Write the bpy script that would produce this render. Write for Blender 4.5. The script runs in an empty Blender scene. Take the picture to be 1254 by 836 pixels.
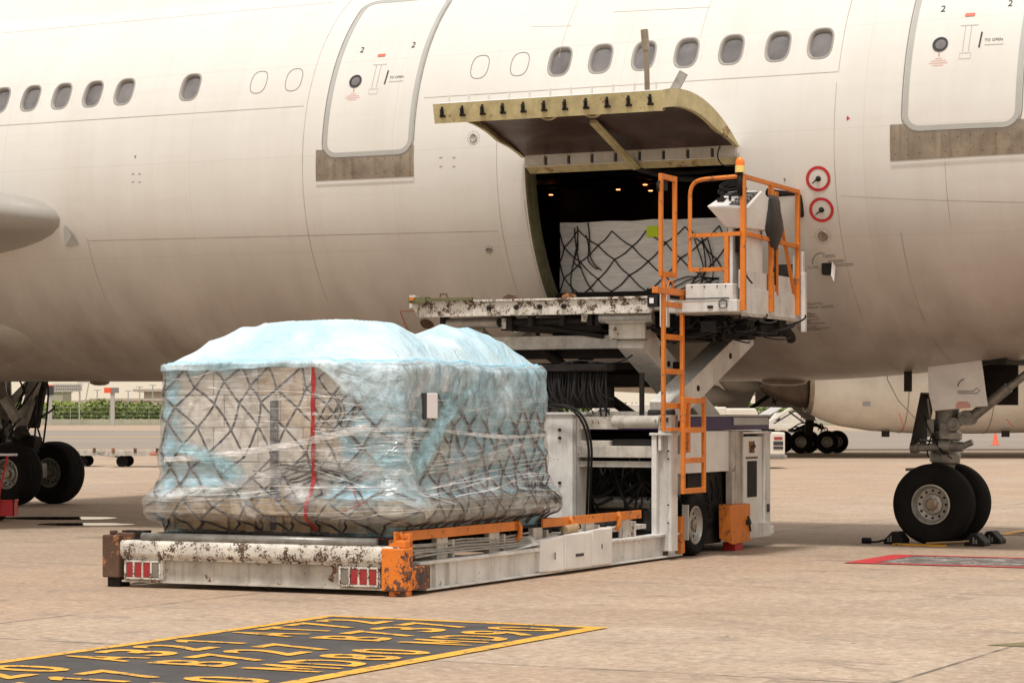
import bpy, bmesh, math, random
from mathutils import Vector, Matrix, noise
from math import radians as rad, sin, cos, pi
random.seed(7)
S = bpy.context.scene
COL = S.collection

# ------------------------------------------------------------------ camera, world, sun, exposure
FPX, CH = 3000.0, 1.6
cd = bpy.data.cameras.new('camera'); cam = bpy.data.objects.new('camera', cd); COL.objects.link(cam)
cam.location = (0, 0, CH); cam.rotation_euler = (rad(90), 0, 0)
cd.sensor_width = 36; cd.lens = FPX / 1254 * 36; cd.shift_y = (510 - 418) / 1254
cd.clip_start = .5; cd.clip_end = 20000
S.camera = cam
SUN_EL, SUN_AZ = 68, 195          # elevation, compass-like azimuth (from +Y clockwise)
W = bpy.data.worlds.new('World'); S.world = W; W.use_nodes = True
nt = W.node_tree; nt.nodes.clear()
sky = nt.nodes.new('ShaderNodeTexSky'); sky.sky_type = 'NISHITA'; sky.sun_disc = False
sky.sun_elevation = rad(SUN_EL); sky.sun_rotation = rad(SUN_AZ); sky.air_density = 1; sky.dust_density = 4; sky.altitude = 0
hs = nt.nodes.new('ShaderNodeHueSaturation'); hs.inputs['Saturation'].default_value = .25
mxw = nt.nodes.new('ShaderNodeMix'); mxw.data_type = 'RGBA'; mxw.inputs[0].default_value = .85

wtc = nt.nodes.new('ShaderNodeTexCoord'); wsp = nt.nodes.new('ShaderNodeSeparateXYZ'); nt.links.new(wtc.outputs['Generated'], wsp.inputs[0])
wmr = nt.nodes.new('ShaderNodeMath'); wmr.operation = 'MAXIMUM'; wmr.inputs[1].default_value = 0; nt.links.new(wsp.outputs[2], wmr.inputs[0])
wcl = nt.nodes.new('ShaderNodeValToRGB'); cr_ = wcl.color_ramp      # overcast: pale warm rim, duller middle, bright veiled zenith
for p_, c_ in ((0, (.96, .80, .60)), (.06, (.84, .70, .56)), (.2, (.50, .46, .42)), (.5, (.66, .64, .61)), (.85, (1, .98, .95))):
    e_ = cr_.elements[0] if p_ == 0 else (cr_.elements[1] if p_ == .85 else cr_.elements.new(p_)); e_.position = p_; e_.color = (*c_, 1)
wsc = nt.nodes.new('ShaderNodeVectorMath'); wsc.operation = 'SCALE'; wsc.inputs['Scale'].default_value = 11.5; nt.links.new(wcl.outputs[0], wsc.inputs[0])
nt.links.new(wmr.outputs[0], wcl.inputs[0]); nt.links.new(wsc.outputs[0], mxw.inputs[7])
bg = nt.nodes.new('ShaderNodeBackground'); bg.inputs[1].default_value = .1
wo = nt.nodes.new('ShaderNodeOutputWorld')
nt.links.new(sky.outputs[0], hs.inputs['Color']); nt.links.new(hs.outputs[0], mxw.inputs[6])
nt.links.new(mxw.outputs[2], bg.inputs[0]); nt.links.new(bg.outputs[0], wo.inputs[0])
sl = bpy.data.lights.new('sun', 'SUN'); sl.energy = 3.3; sl.angle = rad(8); sl.color = (1, .95, .88)
so = bpy.data.objects.new('sun', sl); COL.objects.link(so)
sd = Vector((sin(rad(SUN_AZ)) * cos(rad(SUN_EL)), cos(rad(SUN_AZ)) * cos(rad(SUN_EL)), sin(rad(SUN_EL))))
so.rotation_euler = sd.to_track_quat('Z', 'Y').to_euler(); so.location = sd * 60
vs = S.view_settings; vs.view_transform = 'Standard'; vs.look = 'None'; vs.gamma = 1; vs.use_curve_mapping = False
vs.exposure = -0.12
S.cycles.use_denoising = True
S.cycles.transparent_max_bounces = 12; S.cycles.max_bounces = 8

# ------------------------------------------------------------------ helpers
class MB:
    def __init__(s): s.v = []; s.f = []; s.m = []; s.cm = 0
    def add(s, vs_, fs):
        n = len(s.v); s.v += [tuple(v) for v in vs_]
        for f in fs: s.f.append([n + i for i in f]); s.m.append(s.cm)
        return s
    def box(s, x0, x1, y0, y1, z0, z1, T=None):
        v = [Vector((x, y, z)) for z in (z0, z1) for y in (y0, y1) for x in (x0, x1)]
        if T is not None: v = [T @ p for p in v]
        return s.add(v, [(0, 2, 3, 1), (4, 5, 7, 6), (0, 1, 5, 4), (2, 6, 7, 3), (0, 4, 6, 2), (1, 3, 7, 5)])
    def bar(s, p, q, w, h, up=(0, 0, 1)):
        p = Vector(p); q = Vector(q); d = (q - p).normalized(); u = Vector(up)
        r = d.cross(u)
        if r.length < 1e-4: r = d.cross(Vector((1, 0, 0)))
        r.normalize(); u = r.cross(d).normalized()
        v = []
        for c in (p, q):
            for a, b in ((-1, -1), (1, -1), (1, 1), (-1, 1)): v.append(c + r * a * w / 2 + u * b * h / 2)
        return s.add(v, [(3, 2, 1, 0), (4, 5, 6, 7), (0, 1, 5, 4), (1, 2, 6, 5), (2, 3, 7, 6), (3, 0, 4, 7)])
    def tube(s, pts, r, n=8, closed=False, cap=True):
        P = [Vector(p) for p in pts]; L = len(P)
        if L < 2: return s
        rr = r if isinstance(r, (list, tuple)) else [r] * L
        last = None; V = []
        for i, p in enumerate(P):
            a = P[(i - 1) % L] if (closed or i > 0) else P[i]; b = P[(i + 1) % L] if (closed or i < L - 1) else P[i]
            d = (b - a)
            d = d.normalized() if d.length > 1e-9 else Vector((0, 0, 1))
            if last is None:
                u = d.cross(Vector((0, 0, 1)))
                if u.length < .1: u = d.cross(Vector((1, 0, 0)))
            else: u = last - d * last.dot(d)
            u.normalize(); last = u; w = d.cross(u)
            for k in range(n):
                t = 2 * pi * k / n; V.append(p + (u * cos(t) + w * sin(t)) * rr[i])
        F = []
        for i in range(L if closed else L - 1):
            j = (i + 1) % L
            for k in range(n):
                k2 = (k + 1) % n; F.append((i * n + k, i * n + k2, j * n + k2, j * n + k))
        if not closed and cap:
            F.append(tuple(reversed(range(n)))); F.append(tuple((L - 1) * n + k for k in range(n)))
        return s.add(V, F)
    def lathe(s, prof, c, ax, n=48, closed=False):
        """prof: (r, t) pairs, t along ax from c"""
        c = Vector(c); ax = Vector(ax).normalized()
        u = ax.cross(Vector((0, 0, 1)))
        if u.length < .1: u = ax.cross(Vector((1, 0, 0)))
        u.normalize(); w = ax.cross(u); V = []
        for r, t in prof:
            for k in range(n):
                a = 2 * pi * k / n; V.append(c + ax * t + (u * cos(a) + w * sin(a)) * r)
        F = []; L = len(prof)
        for i in range(L if closed else L - 1):
            j = (i + 1) % L
            for k in range(n): F.append((i * n + k, i * n + (k + 1) % n, j * n + (k + 1) % n, j * n + k))
        return s.add(V, F)
    def prism(s, poly, fn, t):
        """poly of 2D points, fn(a,b,c)->3D, extruded in c from 0 to t"""
        n = len(poly); V = [fn(a, b, 0) for a, b in poly] + [fn(a, b, t) for a, b in poly]
        return s.add(V, [tuple(range(n)), tuple(reversed(range(n, 2 * n)))] + [(i, (i + 1) % n, n + (i + 1) % n, n + i) for i in range(n)])
    def build(s, name, mat, parent=None, smooth=False, bevel=0, recalc=True, normals=None, ang=None):
        me = bpy.data.meshes.new(name); me.from_pydata([tuple(v) for v in s.v], [], s.f)
        for m in (mat if isinstance(mat, (list, tuple)) else [mat]): me.materials.append(m)
        if isinstance(mat, (list, tuple)): me.polygons.foreach_set('material_index', s.m)
        if recalc:
            b = bmesh.new(); b.from_mesh(me); bmesh.ops.recalc_face_normals(b, faces=b.faces); b.to_mesh(me); b.free()
        me.update()
        if smooth: me.shade_smooth()
        if normals: me.normals_split_custom_set_from_vertices(normals)
        o = bpy.data.objects.new(name, me); COL.objects.link(o)
        if parent is not None: o.parent = parent
        if ang:
            me.shade_smooth(); me.set_sharp_from_angle(angle=rad(ang))
        if bevel:
            md = o.modifiers.new('bevel', 'BEVEL'); md.width = bevel; md.segments = 2; md.limit_method = 'ANGLE'; md.angle_limit = rad(40)
        return o

def tag(o, label=None, cat=None, group=None, kind=None):
    if label: o['label'] = label
    if cat: o['category'] = cat
    if group: o['group'] = group
    if kind: o['kind'] = kind
    return o
def root(name, loc, rz=0, ry=0, label=None, cat=None, group=None, kind=None):
    o = bpy.data.objects.new(name, None); COL.objects.link(o); o.empty_display_size = .3
    o.matrix_world = Matrix.Translation(loc) @ Matrix.Rotation(rad(rz), 4, 'Z') @ Matrix.Rotation(rad(ry), 4, 'Y')
    return tag(o, label, cat, group, kind)
def bez(p0, p1, p2, p3, n=12):
    p0, p1, p2, p3 = map(Vector, (p0, p1, p2, p3)); R = []
    for i in range(n + 1):
        t = i / n; R.append(p0 * (1 - t) ** 3 + p1 * 3 * t * (1 - t) ** 2 + p2 * 3 * t * t * (1 - t) + p3 * t ** 3)
    return R
def rrect(x0, x1, y0, y1, r, n=6):
    out = []
    for cx, cy, a0 in ((x1 - r, y1 - r, 0), (x0 + r, y1 - r, 90), (x0 + r, y0 + r, 180), (x1 - r, y0 + r, 270)):
        for i in range(n + 1):
            a = rad(a0 + 90 * i / n); out.append((cx + r * cos(a), cy + r * sin(a)))
    return out
def text2d(body, size, spacing=1.0, bold=0.0):
    cu = bpy.data.curves.new('t', 'FONT'); cu.body = body; cu.size = size; cu.resolution_u = 3; cu.space_character = spacing; cu.offset = bold
    ob = bpy.data.objects.new('t', cu); COL.objects.link(ob)
    bpy.context.view_layer.update()
    me = bpy.data.meshes.new_from_object(ob.evaluated_get(bpy.context.evaluated_depsgraph_get()))
    vs2 = [(v.co.x, v.co.y) for v in me.vertices]; fs = [tuple(p.vertices) for p in me.polygons]
    bpy.data.objects.remove(ob); bpy.data.curves.remove(cu); bpy.data.meshes.remove(me)
    return vs2, fs
def ray(px, py): return Vector(((px - 627) / FPX, 1, (510 - py) / FPX))
def onplane(R, px, py, ax, v):
    """point where the sight line meets the plane ax=v of the frame R, in that frame"""
    Mi = R.matrix_world.inverted(); o = Mi @ Vector((0, 0, CH)); d = Mi.to_3x3() @ ray(px, py)
    i = 'xyz'.index(ax); t = (v - o[i]) / d[i]; return o + d * t

# ------------------------------------------------------------------ materials
def newmat(name):
    m = bpy.data.materials.new(name); m.use_nodes = True; n = m.node_tree; return m, n, n.nodes['Principled BSDF']
def N(n, t, **k):
    o = n.nodes.new('ShaderNode' + t)
    for a, b in k.items(): setattr(o, a, b)
    return o
def mixc(n, fac, a, b, mode='MIX'):
    m = N(n, 'Mix', data_type='RGBA', blend_type=mode)
    for i, v in ((0, fac), (6, a), (7, b)):
        if isinstance(v, bpy.types.NodeSocket): n.links.new(v, m.inputs[i])
        elif i: m.inputs[i].default_value = (*v, 1) if len(v) == 3 else v
        else: m.inputs[i].default_value = v
    return m.outputs[2]
def nz(n, scale, detail=4, rough=.6, vec=None, mp=None, dist=0):
    t = N(n, 'TexNoise'); t.inputs['Scale'].default_value = scale; t.inputs['Detail'].default_value = detail
    t.inputs['Roughness'].default_value = rough; t.inputs['Distortion'].default_value = dist
    if mp:
        q = N(n, 'Mapping'); q.inputs['Scale'].default_value = mp; n.links.new(vec, q.inputs[0]); n.links.new(q.outputs[0], t.inputs['Vector'])
    else: n.links.new(vec, t.inputs['Vector'])
    return t.outputs['Fac']
def ramp(n, v, a, b, lo=0, hi=1):
    r = N(n, 'MapRange'); r.inputs[1].default_value = a; r.inputs[2].default_value = b; r.inputs[3].default_value = lo; r.inputs[4].default_value = hi
    n.links.new(v, r.inputs[0]); return r.outputs[0]
def pm(name, col, rough=.5, metal=0, var=.12, scale=3, rust=0, rcol=(.09, .045, .025), rscale=9, streak=0, scol=(.2, .16, .13), bump=.1, bscale=40, spec=.5, coat=0, dirt=0, dcol=(.12, .09, .07)):
    m, n, b = newmat(name); tc = N(n, 'TexCoord').outputs['Object']
    c = mixc(n, ramp(n, nz(n, scale, 5, vec=tc), .3, .7), tuple(x * (1 - var) for x in col), tuple(min(1, x * (1 + var * .6)) for x in col))
    if dirt: c = mixc(n, ramp(n, nz(n, scale * .7 + .6, 8, .7, vec=tc), .45, .8, 0, dirt), c, dcol)
    if streak: c = mixc(n, ramp(n, nz(n, 1, 5, .6, vec=tc, mp=(14, 14, .9)), .5, .8, 0, streak), c, scol)
    ro = rough
    if rust:
        ra = N(n, 'Math', operation='MULTIPLY_ADD'); n.links.new(nz(n, rscale * 2.2, 8, .7, vec=tc), ra.inputs[0]); ra.inputs[1].default_value = .55
        rb = N(n, 'Math', operation='MULTIPLY'); n.links.new(nz(n, rscale * .45, 4, .6, vec=tc), rb.inputs[0]); rb.inputs[1].default_value = .45; n.links.new(rb.outputs[0], ra.inputs[2])
        rf = ramp(n, ra.outputs[0], .645 - rust * .25, .665 - rust * .25)
        c2 = mixc(n, ramp(n, nz(n, rscale * 4, 3, vec=tc), .35, .65), rcol, tuple(x * 2.1 for x in rcol))
        c = mixc(n, rf, c, c2)
        n.links.new(ramp(n, rf, 0, 1, rough, .85), b.inputs['Roughness'])
    else: b.inputs['Roughness'].default_value = rough
    n.links.new(c, b.inputs['Base Color']); b.inputs['Metallic'].default_value = metal
    b.inputs['Specular IOR Level'].default_value = spec; b.inputs['Coat Weight'].default_value = coat
    if bump:
        bp = N(n, 'Bump'); bp.inputs['Strength'].default_value = bump; bp.inputs['Distance'].default_value = .01
        n.links.new(nz(n, bscale, 4, vec=tc), bp.inputs['Height']); n.links.new(bp.outputs[0], b.inputs['Normal'])
    return m
def flat(name, col, rough=.6, emit=0, metal=0):
    m, n, b = newmat(name); b.inputs['Base Color'].default_value = (*col, 1); b.inputs['Roughness'].default_value = rough; b.inputs['Metallic'].default_value = metal
    if emit: b.inputs['Emission Color'].default_value = (*col, 1); b.inputs['Emission Strength'].default_value = emit
    return m
M = {}
M['worn'] = pm('worn_white_paint', (.66, .63, .57), .55, rust=.5, rcol=(.06, .035, .022), rscale=24, streak=.35, dirt=.5, bump=.35, bscale=30)
M['white'] = pm('white_paint', (.67, .66, .64), .5, rust=.10, rscale=14, streak=.45, dirt=.4, scol=(.2, .17, .14), bump=.12)
M['dirtywhite'] = pm('dirty_white_paint', (.5, .47, .42), .6, rust=.25, rscale=8, streak=.7, dirt=.8, bump=.2)
M['orange'] = pm('orange_paint', (.66, .19, .018), .5, rust=.3, rcol=(.12, .05, .03), rscale=16, streak=.25, scol=(.25, .09, .02), dirt=.35, dcol=(.3, .1, .02), var=.15)
M['orangeworn'] = pm('chipped_orange_paint', (.75, .2, .015), .6, rust=.62, rcol=(.07, .035, .025), rscale=7, streak=.3, bump=.4)
M['rust'] = pm('rusty_steel', (.1, .055, .035), .85, rust=.5, rcol=(.2, .08, .03), rscale=6, bump=.5, var=.4)
M['dark'] = pm('dark_grimy_steel', (.018, .015, .014), .7, metal=.0, var=.4, scale=8, dirt=.5, dcol=(.045, .034, .026), bump=.3, spec=.25)
M['black'] = pm('black_rubber_hose', (.009, .008, .008), .6, var=.3, bump=.05, spec=.25)
M['tyre'] = pm('tyre_rubber', (.010, .0095, .0095), .8, var=.3, scale=5, dirt=.2, dcol=(.03, .025, .02), bump=.25, bscale=60, spec=.12)
M['alu'] = pm('painted_alloy', (.42, .41, .39), .42, metal=.45, var=.2, scale=12, dirt=.5, dcol=(.1, .08, .06))
M['strut'] = pm('gear_grey_enamel', (.27, .26, .24), .38, metal=.35, var=.3, scale=9, dirt=.7, dcol=(.05, .04, .03), bump=.15)
M['chrome'] = flat('bright_steel', (.6, .58, .55), .2, metal=.9)
M['purple'] = pm('dark_purple_paint', (.028, .010, .075), .45, var=.2, scale=4, spec=.25, dirt=.2, dcol=(.1, .08, .08), bump=.02)
M['olive'] = pm('primer_green_yellow', (.55, .48, .26), .55, var=.25, scale=5, rust=.3, rcol=(.17, .10, .045), rscale=5, dirt=.8, dcol=(.28, .19, .09), bump=.15)
M['olivedark'] = pm('door_frame_green', (.13, .125, .06), .5, var=.3, scale=6, dirt=.5, dcol=(.05, .04, .02), bump=.1)
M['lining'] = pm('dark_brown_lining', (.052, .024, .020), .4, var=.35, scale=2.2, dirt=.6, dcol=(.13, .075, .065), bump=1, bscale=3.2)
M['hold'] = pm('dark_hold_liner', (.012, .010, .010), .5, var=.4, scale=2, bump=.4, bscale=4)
M['sill'] = pm('scuffed_bare_metal', (.34, .29, .235), .36, metal=.6, var=.3, scale=2.5, dirt=.75, dcol=(.12, .085, .06), streak=.8, scol=(.13, .10, .075), bump=.15)
M['seal'] = pm('grey_seal', (.4, .4, .38), .6, var=.08)
M['line'] = pm('panel_gap', (.42, .36, .31), .7, var=.4, scale=2, bump=0)
M['mark'] = flat('black_marking', (.03, .03, .04), .6)
M['markg'] = flat('grey_marking', (.2, .18, .17), .6)
M['red'] = pm('red_paint', (.5, .01, .018), .5, var=.15, dirt=.2)
M['redmark'] = flat('red_marking', (.62, .16, .11), .6)
M['yellowtag'] = flat('fluorescent_tag', (.62, .85, .01), .6)
M['paper'] = flat('white_label_paper', (.78, .76, .8), .5)
M['amber'] = flat('amber_lens', (.9, .2, .02), .2)
M['amberbase'] = flat('pale_lamp_base', (.8, .6, .2), .4)
M['redlens'] = pm('red_lens', (.33, .012, .02), .25, var=.2, scale=20, dirt=.5, coat=.4)
M['clearlens'] = pm('grey_lens', (.2, .18, .16), .2, var=.2, scale=20, dirt=.4, coat=.4)
M['cone'] = flat('cone_orange', (.75, .09, .03), .6)
M['carton1'] = pm('grey_beige_carton', (.84, .79, .72), .85, var=.2, scale=1.5, streak=.3, bump=.1)
M['carton2'] = pm('tan_carton', (.76, .64, .5), .85, var=.15, scale=3, bump=.1)
M['carton3'] = pm('pale_carton', (.88, .84, .78), .85, var=.12, scale=3, bump=.1)
M['rope'] = pm('dark_net_rope', (.022, .019, .02), .85, var=.4, scale=20, bump=.3, bscale=200)
M['strap'] = pm('red_webbing', (.33, .018, .02), .7, var=.2, scale=9, dirt=.3)
M['wood'] = pm('pallet_wood', (.38, .27, .15), .8, var=.25, scale=4, streak=.2)

def m_fuselage():
    m, n, b = newmat('aged_white_fuselage_paint'); tc = N(n, 'TexCoord').outputs['Object']
    c = mixc(n, ramp(n, nz(n, .6, 5, vec=tc), .3, .7), (.655, .64, .61), (.71, .695, .665))
    c = mixc(n, ramp(n, nz(n, 1, 6, .65, vec=tc, mp=(2.6, .5, .35)), .42, .75, 0, .17), c, (.48, .42, .36))
    c = mixc(n, ramp(n, nz(n, 1, 4, .6, vec=tc, mp=(9, .3, .25)), .5, .8, 0, .13), c, (.52, .46, .4))
    c = mixc(n, ramp(n, nz(n, 1, 4, .6, vec=tc, mp=(.5, 6, 6)), .52, .8, 0, .14), c, (.5, .43, .37))
    pq = N(n, 'Mapping'); pq.inputs['Scale'].default_value = (1 / 1.59, .001, 1 / .9); n.links.new(tc, pq.inputs[0])
    pf = N(n, 'VectorMath', operation='FLOOR'); n.links.new(pq.outputs[0], pf.inputs[0]); pw = N(n, 'TexWhiteNoise', noise_dimensions='3D'); n.links.new(pf.outputs[0], pw.inputs[0])
    c = mixc(n, ramp(n, pw.outputs['Value'], 0, 1, 0, .09), c, (.5, .45, .4))
    for ax_, per_ in ((0, 1.59), (2, .62)):
        dv = N(n, 'Math', operation='PINGPONG'); sx_ = N(n, 'SeparateXYZ'); n.links.new(tc, sx_.inputs[0]); n.links.new(sx_.outputs[ax_], dv.inputs[0]); dv.inputs[1].default_value = per_
        c = mixc(n, ramp(n, dv.outputs[0], .009, .004, 0, .22), c, (.45, .4, .35))
    # belly grime, with the underside's shade also put into the colour by height
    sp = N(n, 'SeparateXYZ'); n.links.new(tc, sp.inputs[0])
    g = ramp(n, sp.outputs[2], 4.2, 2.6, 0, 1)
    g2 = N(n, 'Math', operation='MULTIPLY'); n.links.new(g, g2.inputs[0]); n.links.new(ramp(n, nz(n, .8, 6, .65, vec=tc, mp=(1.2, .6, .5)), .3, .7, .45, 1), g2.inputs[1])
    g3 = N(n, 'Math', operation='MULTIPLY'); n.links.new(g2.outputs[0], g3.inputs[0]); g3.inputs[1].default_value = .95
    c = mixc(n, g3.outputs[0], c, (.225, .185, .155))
    n.links.new(c, b.inputs['Base Color']); b.inputs['Roughness'].default_value = .42; b.inputs['Coat Weight'].default_value = .15; b.inputs['Coat Roughness'].default_value = .25
    bp = N(n, 'Bump'); bp.inputs['Strength'].default_value = .12; bp.inputs['Distance'].default_value = .05
    n.links.new(nz(n, 1, 3, vec=tc, mp=(1.9, 1.2, 1.2)), bp.inputs['Height']); n.links.new(bp.outputs[0], b.inputs['Normal'])
    return m
M['skin'] = m_fuselage()
def m_glass():
    m, n, b = newmat('cabin_window_acrylic'); tc = N(n, 'TexCoord').outputs['Object']
    c = mixc(n, ramp(n, nz(n, 2.5, 3, vec=tc), .3, .7), (.09, .083, .085), (.2, .185, .185))
    n.links.new(c, b.inputs['Base Color']); b.inputs['Roughness'].default_value = .18; b.inputs['Coat Weight'].default_value = .6
    return m
M['pane'] = m_glass()

def m_ground():
    m, n, b = newmat('apron_concrete'); tc = N(n, 'TexCoord').outputs['Object']
    sp = N(n, 'SeparateXYZ'); n.links.new(tc, sp.inputs[0])
    # slab tone: random per 6 m x 7.5 m slab
    q = N(n, 'Mapping'); q.inputs['Scale'].default_value = (1 / 7.5, 1 / 7.5, 1); q.inputs['Location'].default_value = (.62 + .0, .12, 0); n.links.new(tc, q.inputs[0])
    br = N(n, 'VectorMath', operation='FLOOR'); n.links.new(q.outputs[0], br.inputs[0])
    wn = N(n, 'TexWhiteNoise', noise_dimensions='2D'); n.links.new(br.outputs[0], wn.inputs[0])
    base = mixc(n, wn.outputs['Value'], (.40, .295, .215), (.49, .39, .295))
    big = nz(n, .05, 5, .6, vec=tc)
    base = mixc(n, ramp(n, big, .42, .54), base, (.46, .31, .21))
    mid = nz(n, .9, 8, .7, vec=tc); base = mixc(n, ramp(n, mid, .42, .72, 0, .62), base, (.29, .225, .17))
    # rubbed tyre marks, drawn out along x of the stand
    sm = nz(n, 1, 6, .7, vec=tc, mp=(.35, 1.3, 1)); base = mixc(n, ramp(n, sm, .56, .7, 0, .4), base, (.24, .185, .15))
    sm2 = nz(n, 1, 7, .7, vec=tc, mp=(.9, 1.6, 1), dist=.5); base = mixc(n, ramp(n, sm2, .57, .62, 0, .55), base, (.17, .13, .11))
    m3_ = nz(n, .35, 7, .7, vec=tc, dist=.8); base = mixc(n, ramp(n, m3_, .48, .6, 0, .6), base, (.33, .235, .165))
    m4_ = nz(n, 3.2, 6, .75, vec=tc, dist=.4); base = mixc(n, ramp(n, m4_, .56, .68, 0, .6), base, (.26, .20, .15))
    fine = nz(n, 55, 4, .75, vec=tc); base = mixc(n, ramp(n, fine, .35, .7, 0, .4), base, (.24, .19, .15))
    g1 = nz(n, 11, 3, .8, vec=tc); base = mixc(n, ramp(n, g1, .5, .66, 0, .7), base, (.23, .175, .135)); base = mixc(n, ramp(n, g1, .46, .3, 0, .45), base, (.66, .56, .46))
    g2_ = nz(n, 4.5, 4, .8, vec=tc); base = mixc(n, ramp(n, g2_, .52, .66, 0, .3), base, (.26, .2, .155))
    sp2 = nz(n, 5, 3, .5, vec=tc); base = mixc(n, ramp(n, sp2, .735, .75, 0, .9), base, (.05, .04, .035))
    # joints
    f = N(n, 'VectorMath', operation='FRACTION'); n.links.new(q.outputs[0], f.inputs[0])
    fs = N(n, 'SeparateXYZ'); n.links.new(f.outputs[0], fs.inputs[0]); jo = None
    for k in (0, 1):
        a = N(n, 'Math', operation='SUBTRACT'); n.links.new(fs.outputs[k], a.inputs[0]); a.inputs[1].default_value = .5
        ab = N(n, 'Math', operation='ABSOLUTE'); n.links.new(a.outputs[0], ab.inputs[0])
        r = ramp(n, ab.outputs[0], .4965, .4985)
        if jo is None: jo = r
        else:
            mx = N(n, 'Math', operation='MAXIMUM'); n.links.new(jo, mx.inputs[0]); n.links.new(r, mx.inputs[1]); jo = mx.outputs[0]
    jm = N(n, 'Math', operation='MULTIPLY'); n.links.new(jo, jm.inputs[0]); n.links.new(ramp(n, nz(n, 2, 3, vec=tc), .35, .55, .15, .85), jm.inputs[1])
    base = mixc(n, jm.outputs[0], base, (.07, .055, .045))
    n.links.new(base, b.inputs['Base Color']); b.inputs['Roughness'].default_value = .8; b.inputs['Specular IOR Level'].default_value = .25
    bp = N(n, 'Bump'); bp.inputs['Strength'].default_value = .25; bp.inputs['Distance'].default_value = .01
    n.links.new(nz(n, 70, 5, .7, vec=tc), bp.inputs['Height']); n.links.new(bp.outputs[0], b.inputs['Normal'])
    return m
M['ground'] = m_ground()
M['asphalt'] = pm('dark_painted_asphalt', (.052, .046, .046), .8, var=.3, scale=2.5, dirt=.45, dcol=(.13, .11, .1), rust=.06, rcol=(.14, .12, .1), rscale=30, bump=.4, bscale=90)
M['taxi'] = pm('grey_taxiway_asphalt', (.24, .2, .165), .85, var=.15, scale=.05, dirt=.3, dcol=(.3, .24, .2), bump=0)
M['yellow'] = pm('yellow_road_paint', (.74, .37, .03), .7, var=.2, scale=4, rust=.42, rcol=(.10, .075, .05), rscale=14, bump=.15)
M['redroad'] = pm('red_road_paint', (.5, .02, .03), .7, var=.15, scale=4, rust=.16, rcol=(.16, .1, .07), rscale=16, bump=.15)
M['greyroad'] = pm('faded_grey_panel', (.13, .11, .1), .8, var=.3, scale=4, rust=.5, rcol=(.2, .18, .165), rscale=9, bump=.2)

# ------------------------------------------------------------------ ground and markings
g = MB(); g.add([(-6000, -300, 0), (6000, -300, 0), (6000, 9000, 0), (-6000, 9000, 0)], [(0, 1, 2, 3)])
ground = g.build('ground', M['ground']); ground.rotation_euler = (0, 0, rad(-27)); tag(ground, 'pinkish beige concrete apron with slab joints and tyre stains', 'ground', kind='structure')
def quad_sheet(name, pts, z, mat):
    m = MB(); m.add([(x, y, z) for x, y in pts], [tuple(range(len(pts)))]); return m.build(name, mat)
tag(quad_sheet('taxiway', [(-220, 128), (90, 118), (90, 270), (-220, 310)], .004, M['taxi']), 'grey asphalt taxiway crossing beyond the apron', 'taxiway', kind='structure')
tag(quad_sheet('taxiway_line', [(-220, 196), (-20, 188), (-20, 190.5), (-220, 198.5)], .012, M['yellow']), 'yellow centre line along the distant taxiway', 'painted line', kind='structure')

MK = root('painted_stand_panel', (-1.45, 19.59, 0), -27, label='black ground panel with yellow border and aircraft type codes in the foreground', cat='ground marking')
MK['kind'] = 'structure'
WP = 2.36
def sheet(name, x0, x1, y0, y1, z, mat, par): m = MB(); m.add([(x0, y0, z), (x1, y0, z), (x1, y1, z), (x0, y1, z)], [(0, 1, 2, 3)]); return m.build(name, mat, par)
sheet('panel_surface', 0, WP, -9, 0, .004, M['asphalt'], MK)
bm = MB()
for a in ((-.05, .05, -9, .06), (WP - .08, WP + .06, -9, .06), (.05, WP - .08, -.04, .06)): bm.add([(a[0], a[2], .008), (a[1], a[2], .008), (a[1], a[3], .008), (a[0], a[3], .008)], [(0, 1, 2, 3)])
bm.build('border_line', M['yellow'], MK)
tm = MB()
GLY = {'M': ([(0, 0), (0, 1), (.2, 1), (.5, .5), (.8, 1), (1, 1), (1, 0), (.8, 0), (.8, .66), (.5, .2), (.2, .66), (.2, 0)], [tuple(range(12))]), '1': ([(.3, 0), (.3, .78), (0, .68), (0, .82), (.36, 1), (.54, 1), (.54, 0)], [tuple(range(7))])}
def ground_text(body, line, y0, size=.74, adv=.415):
    base = .10 + line * .745 + .6
    for i, ch in enumerate(body):
        if ch == ' ': continue
        v, f = GLY[ch] if ch in GLY else text2d(ch, size, bold=.012)
        if ch in GLY: v = [(a * .3, b * size * .72) for a, b in v]; 
        w = max(p[0] for p in v) - min(p[0] for p in v); x0 = min(p[0] for p in v)
        sc = (.30 / w) if ch not in '1' else 1; x0 -= .08 if ch == '1' else 0
        tm.add([(base - p[1] * 1.1, y0 + i * adv + (p[0] - x0) * sc, .010) for p in v], [tuple(q) for q in f])
for ln, words in enumerate((('A320', 'A321', 'AT72'), ('B717', 'B727', 'B737'), ('DC10', 'MD80', 'MD90'))):
    for k, wd in enumerate(words): ground_text(wd, ln, -1.75 - 2.0 * (2 - k), adv=.41)
tm.build('type_code', M['yellow'], MK, recalc=False)

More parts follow.
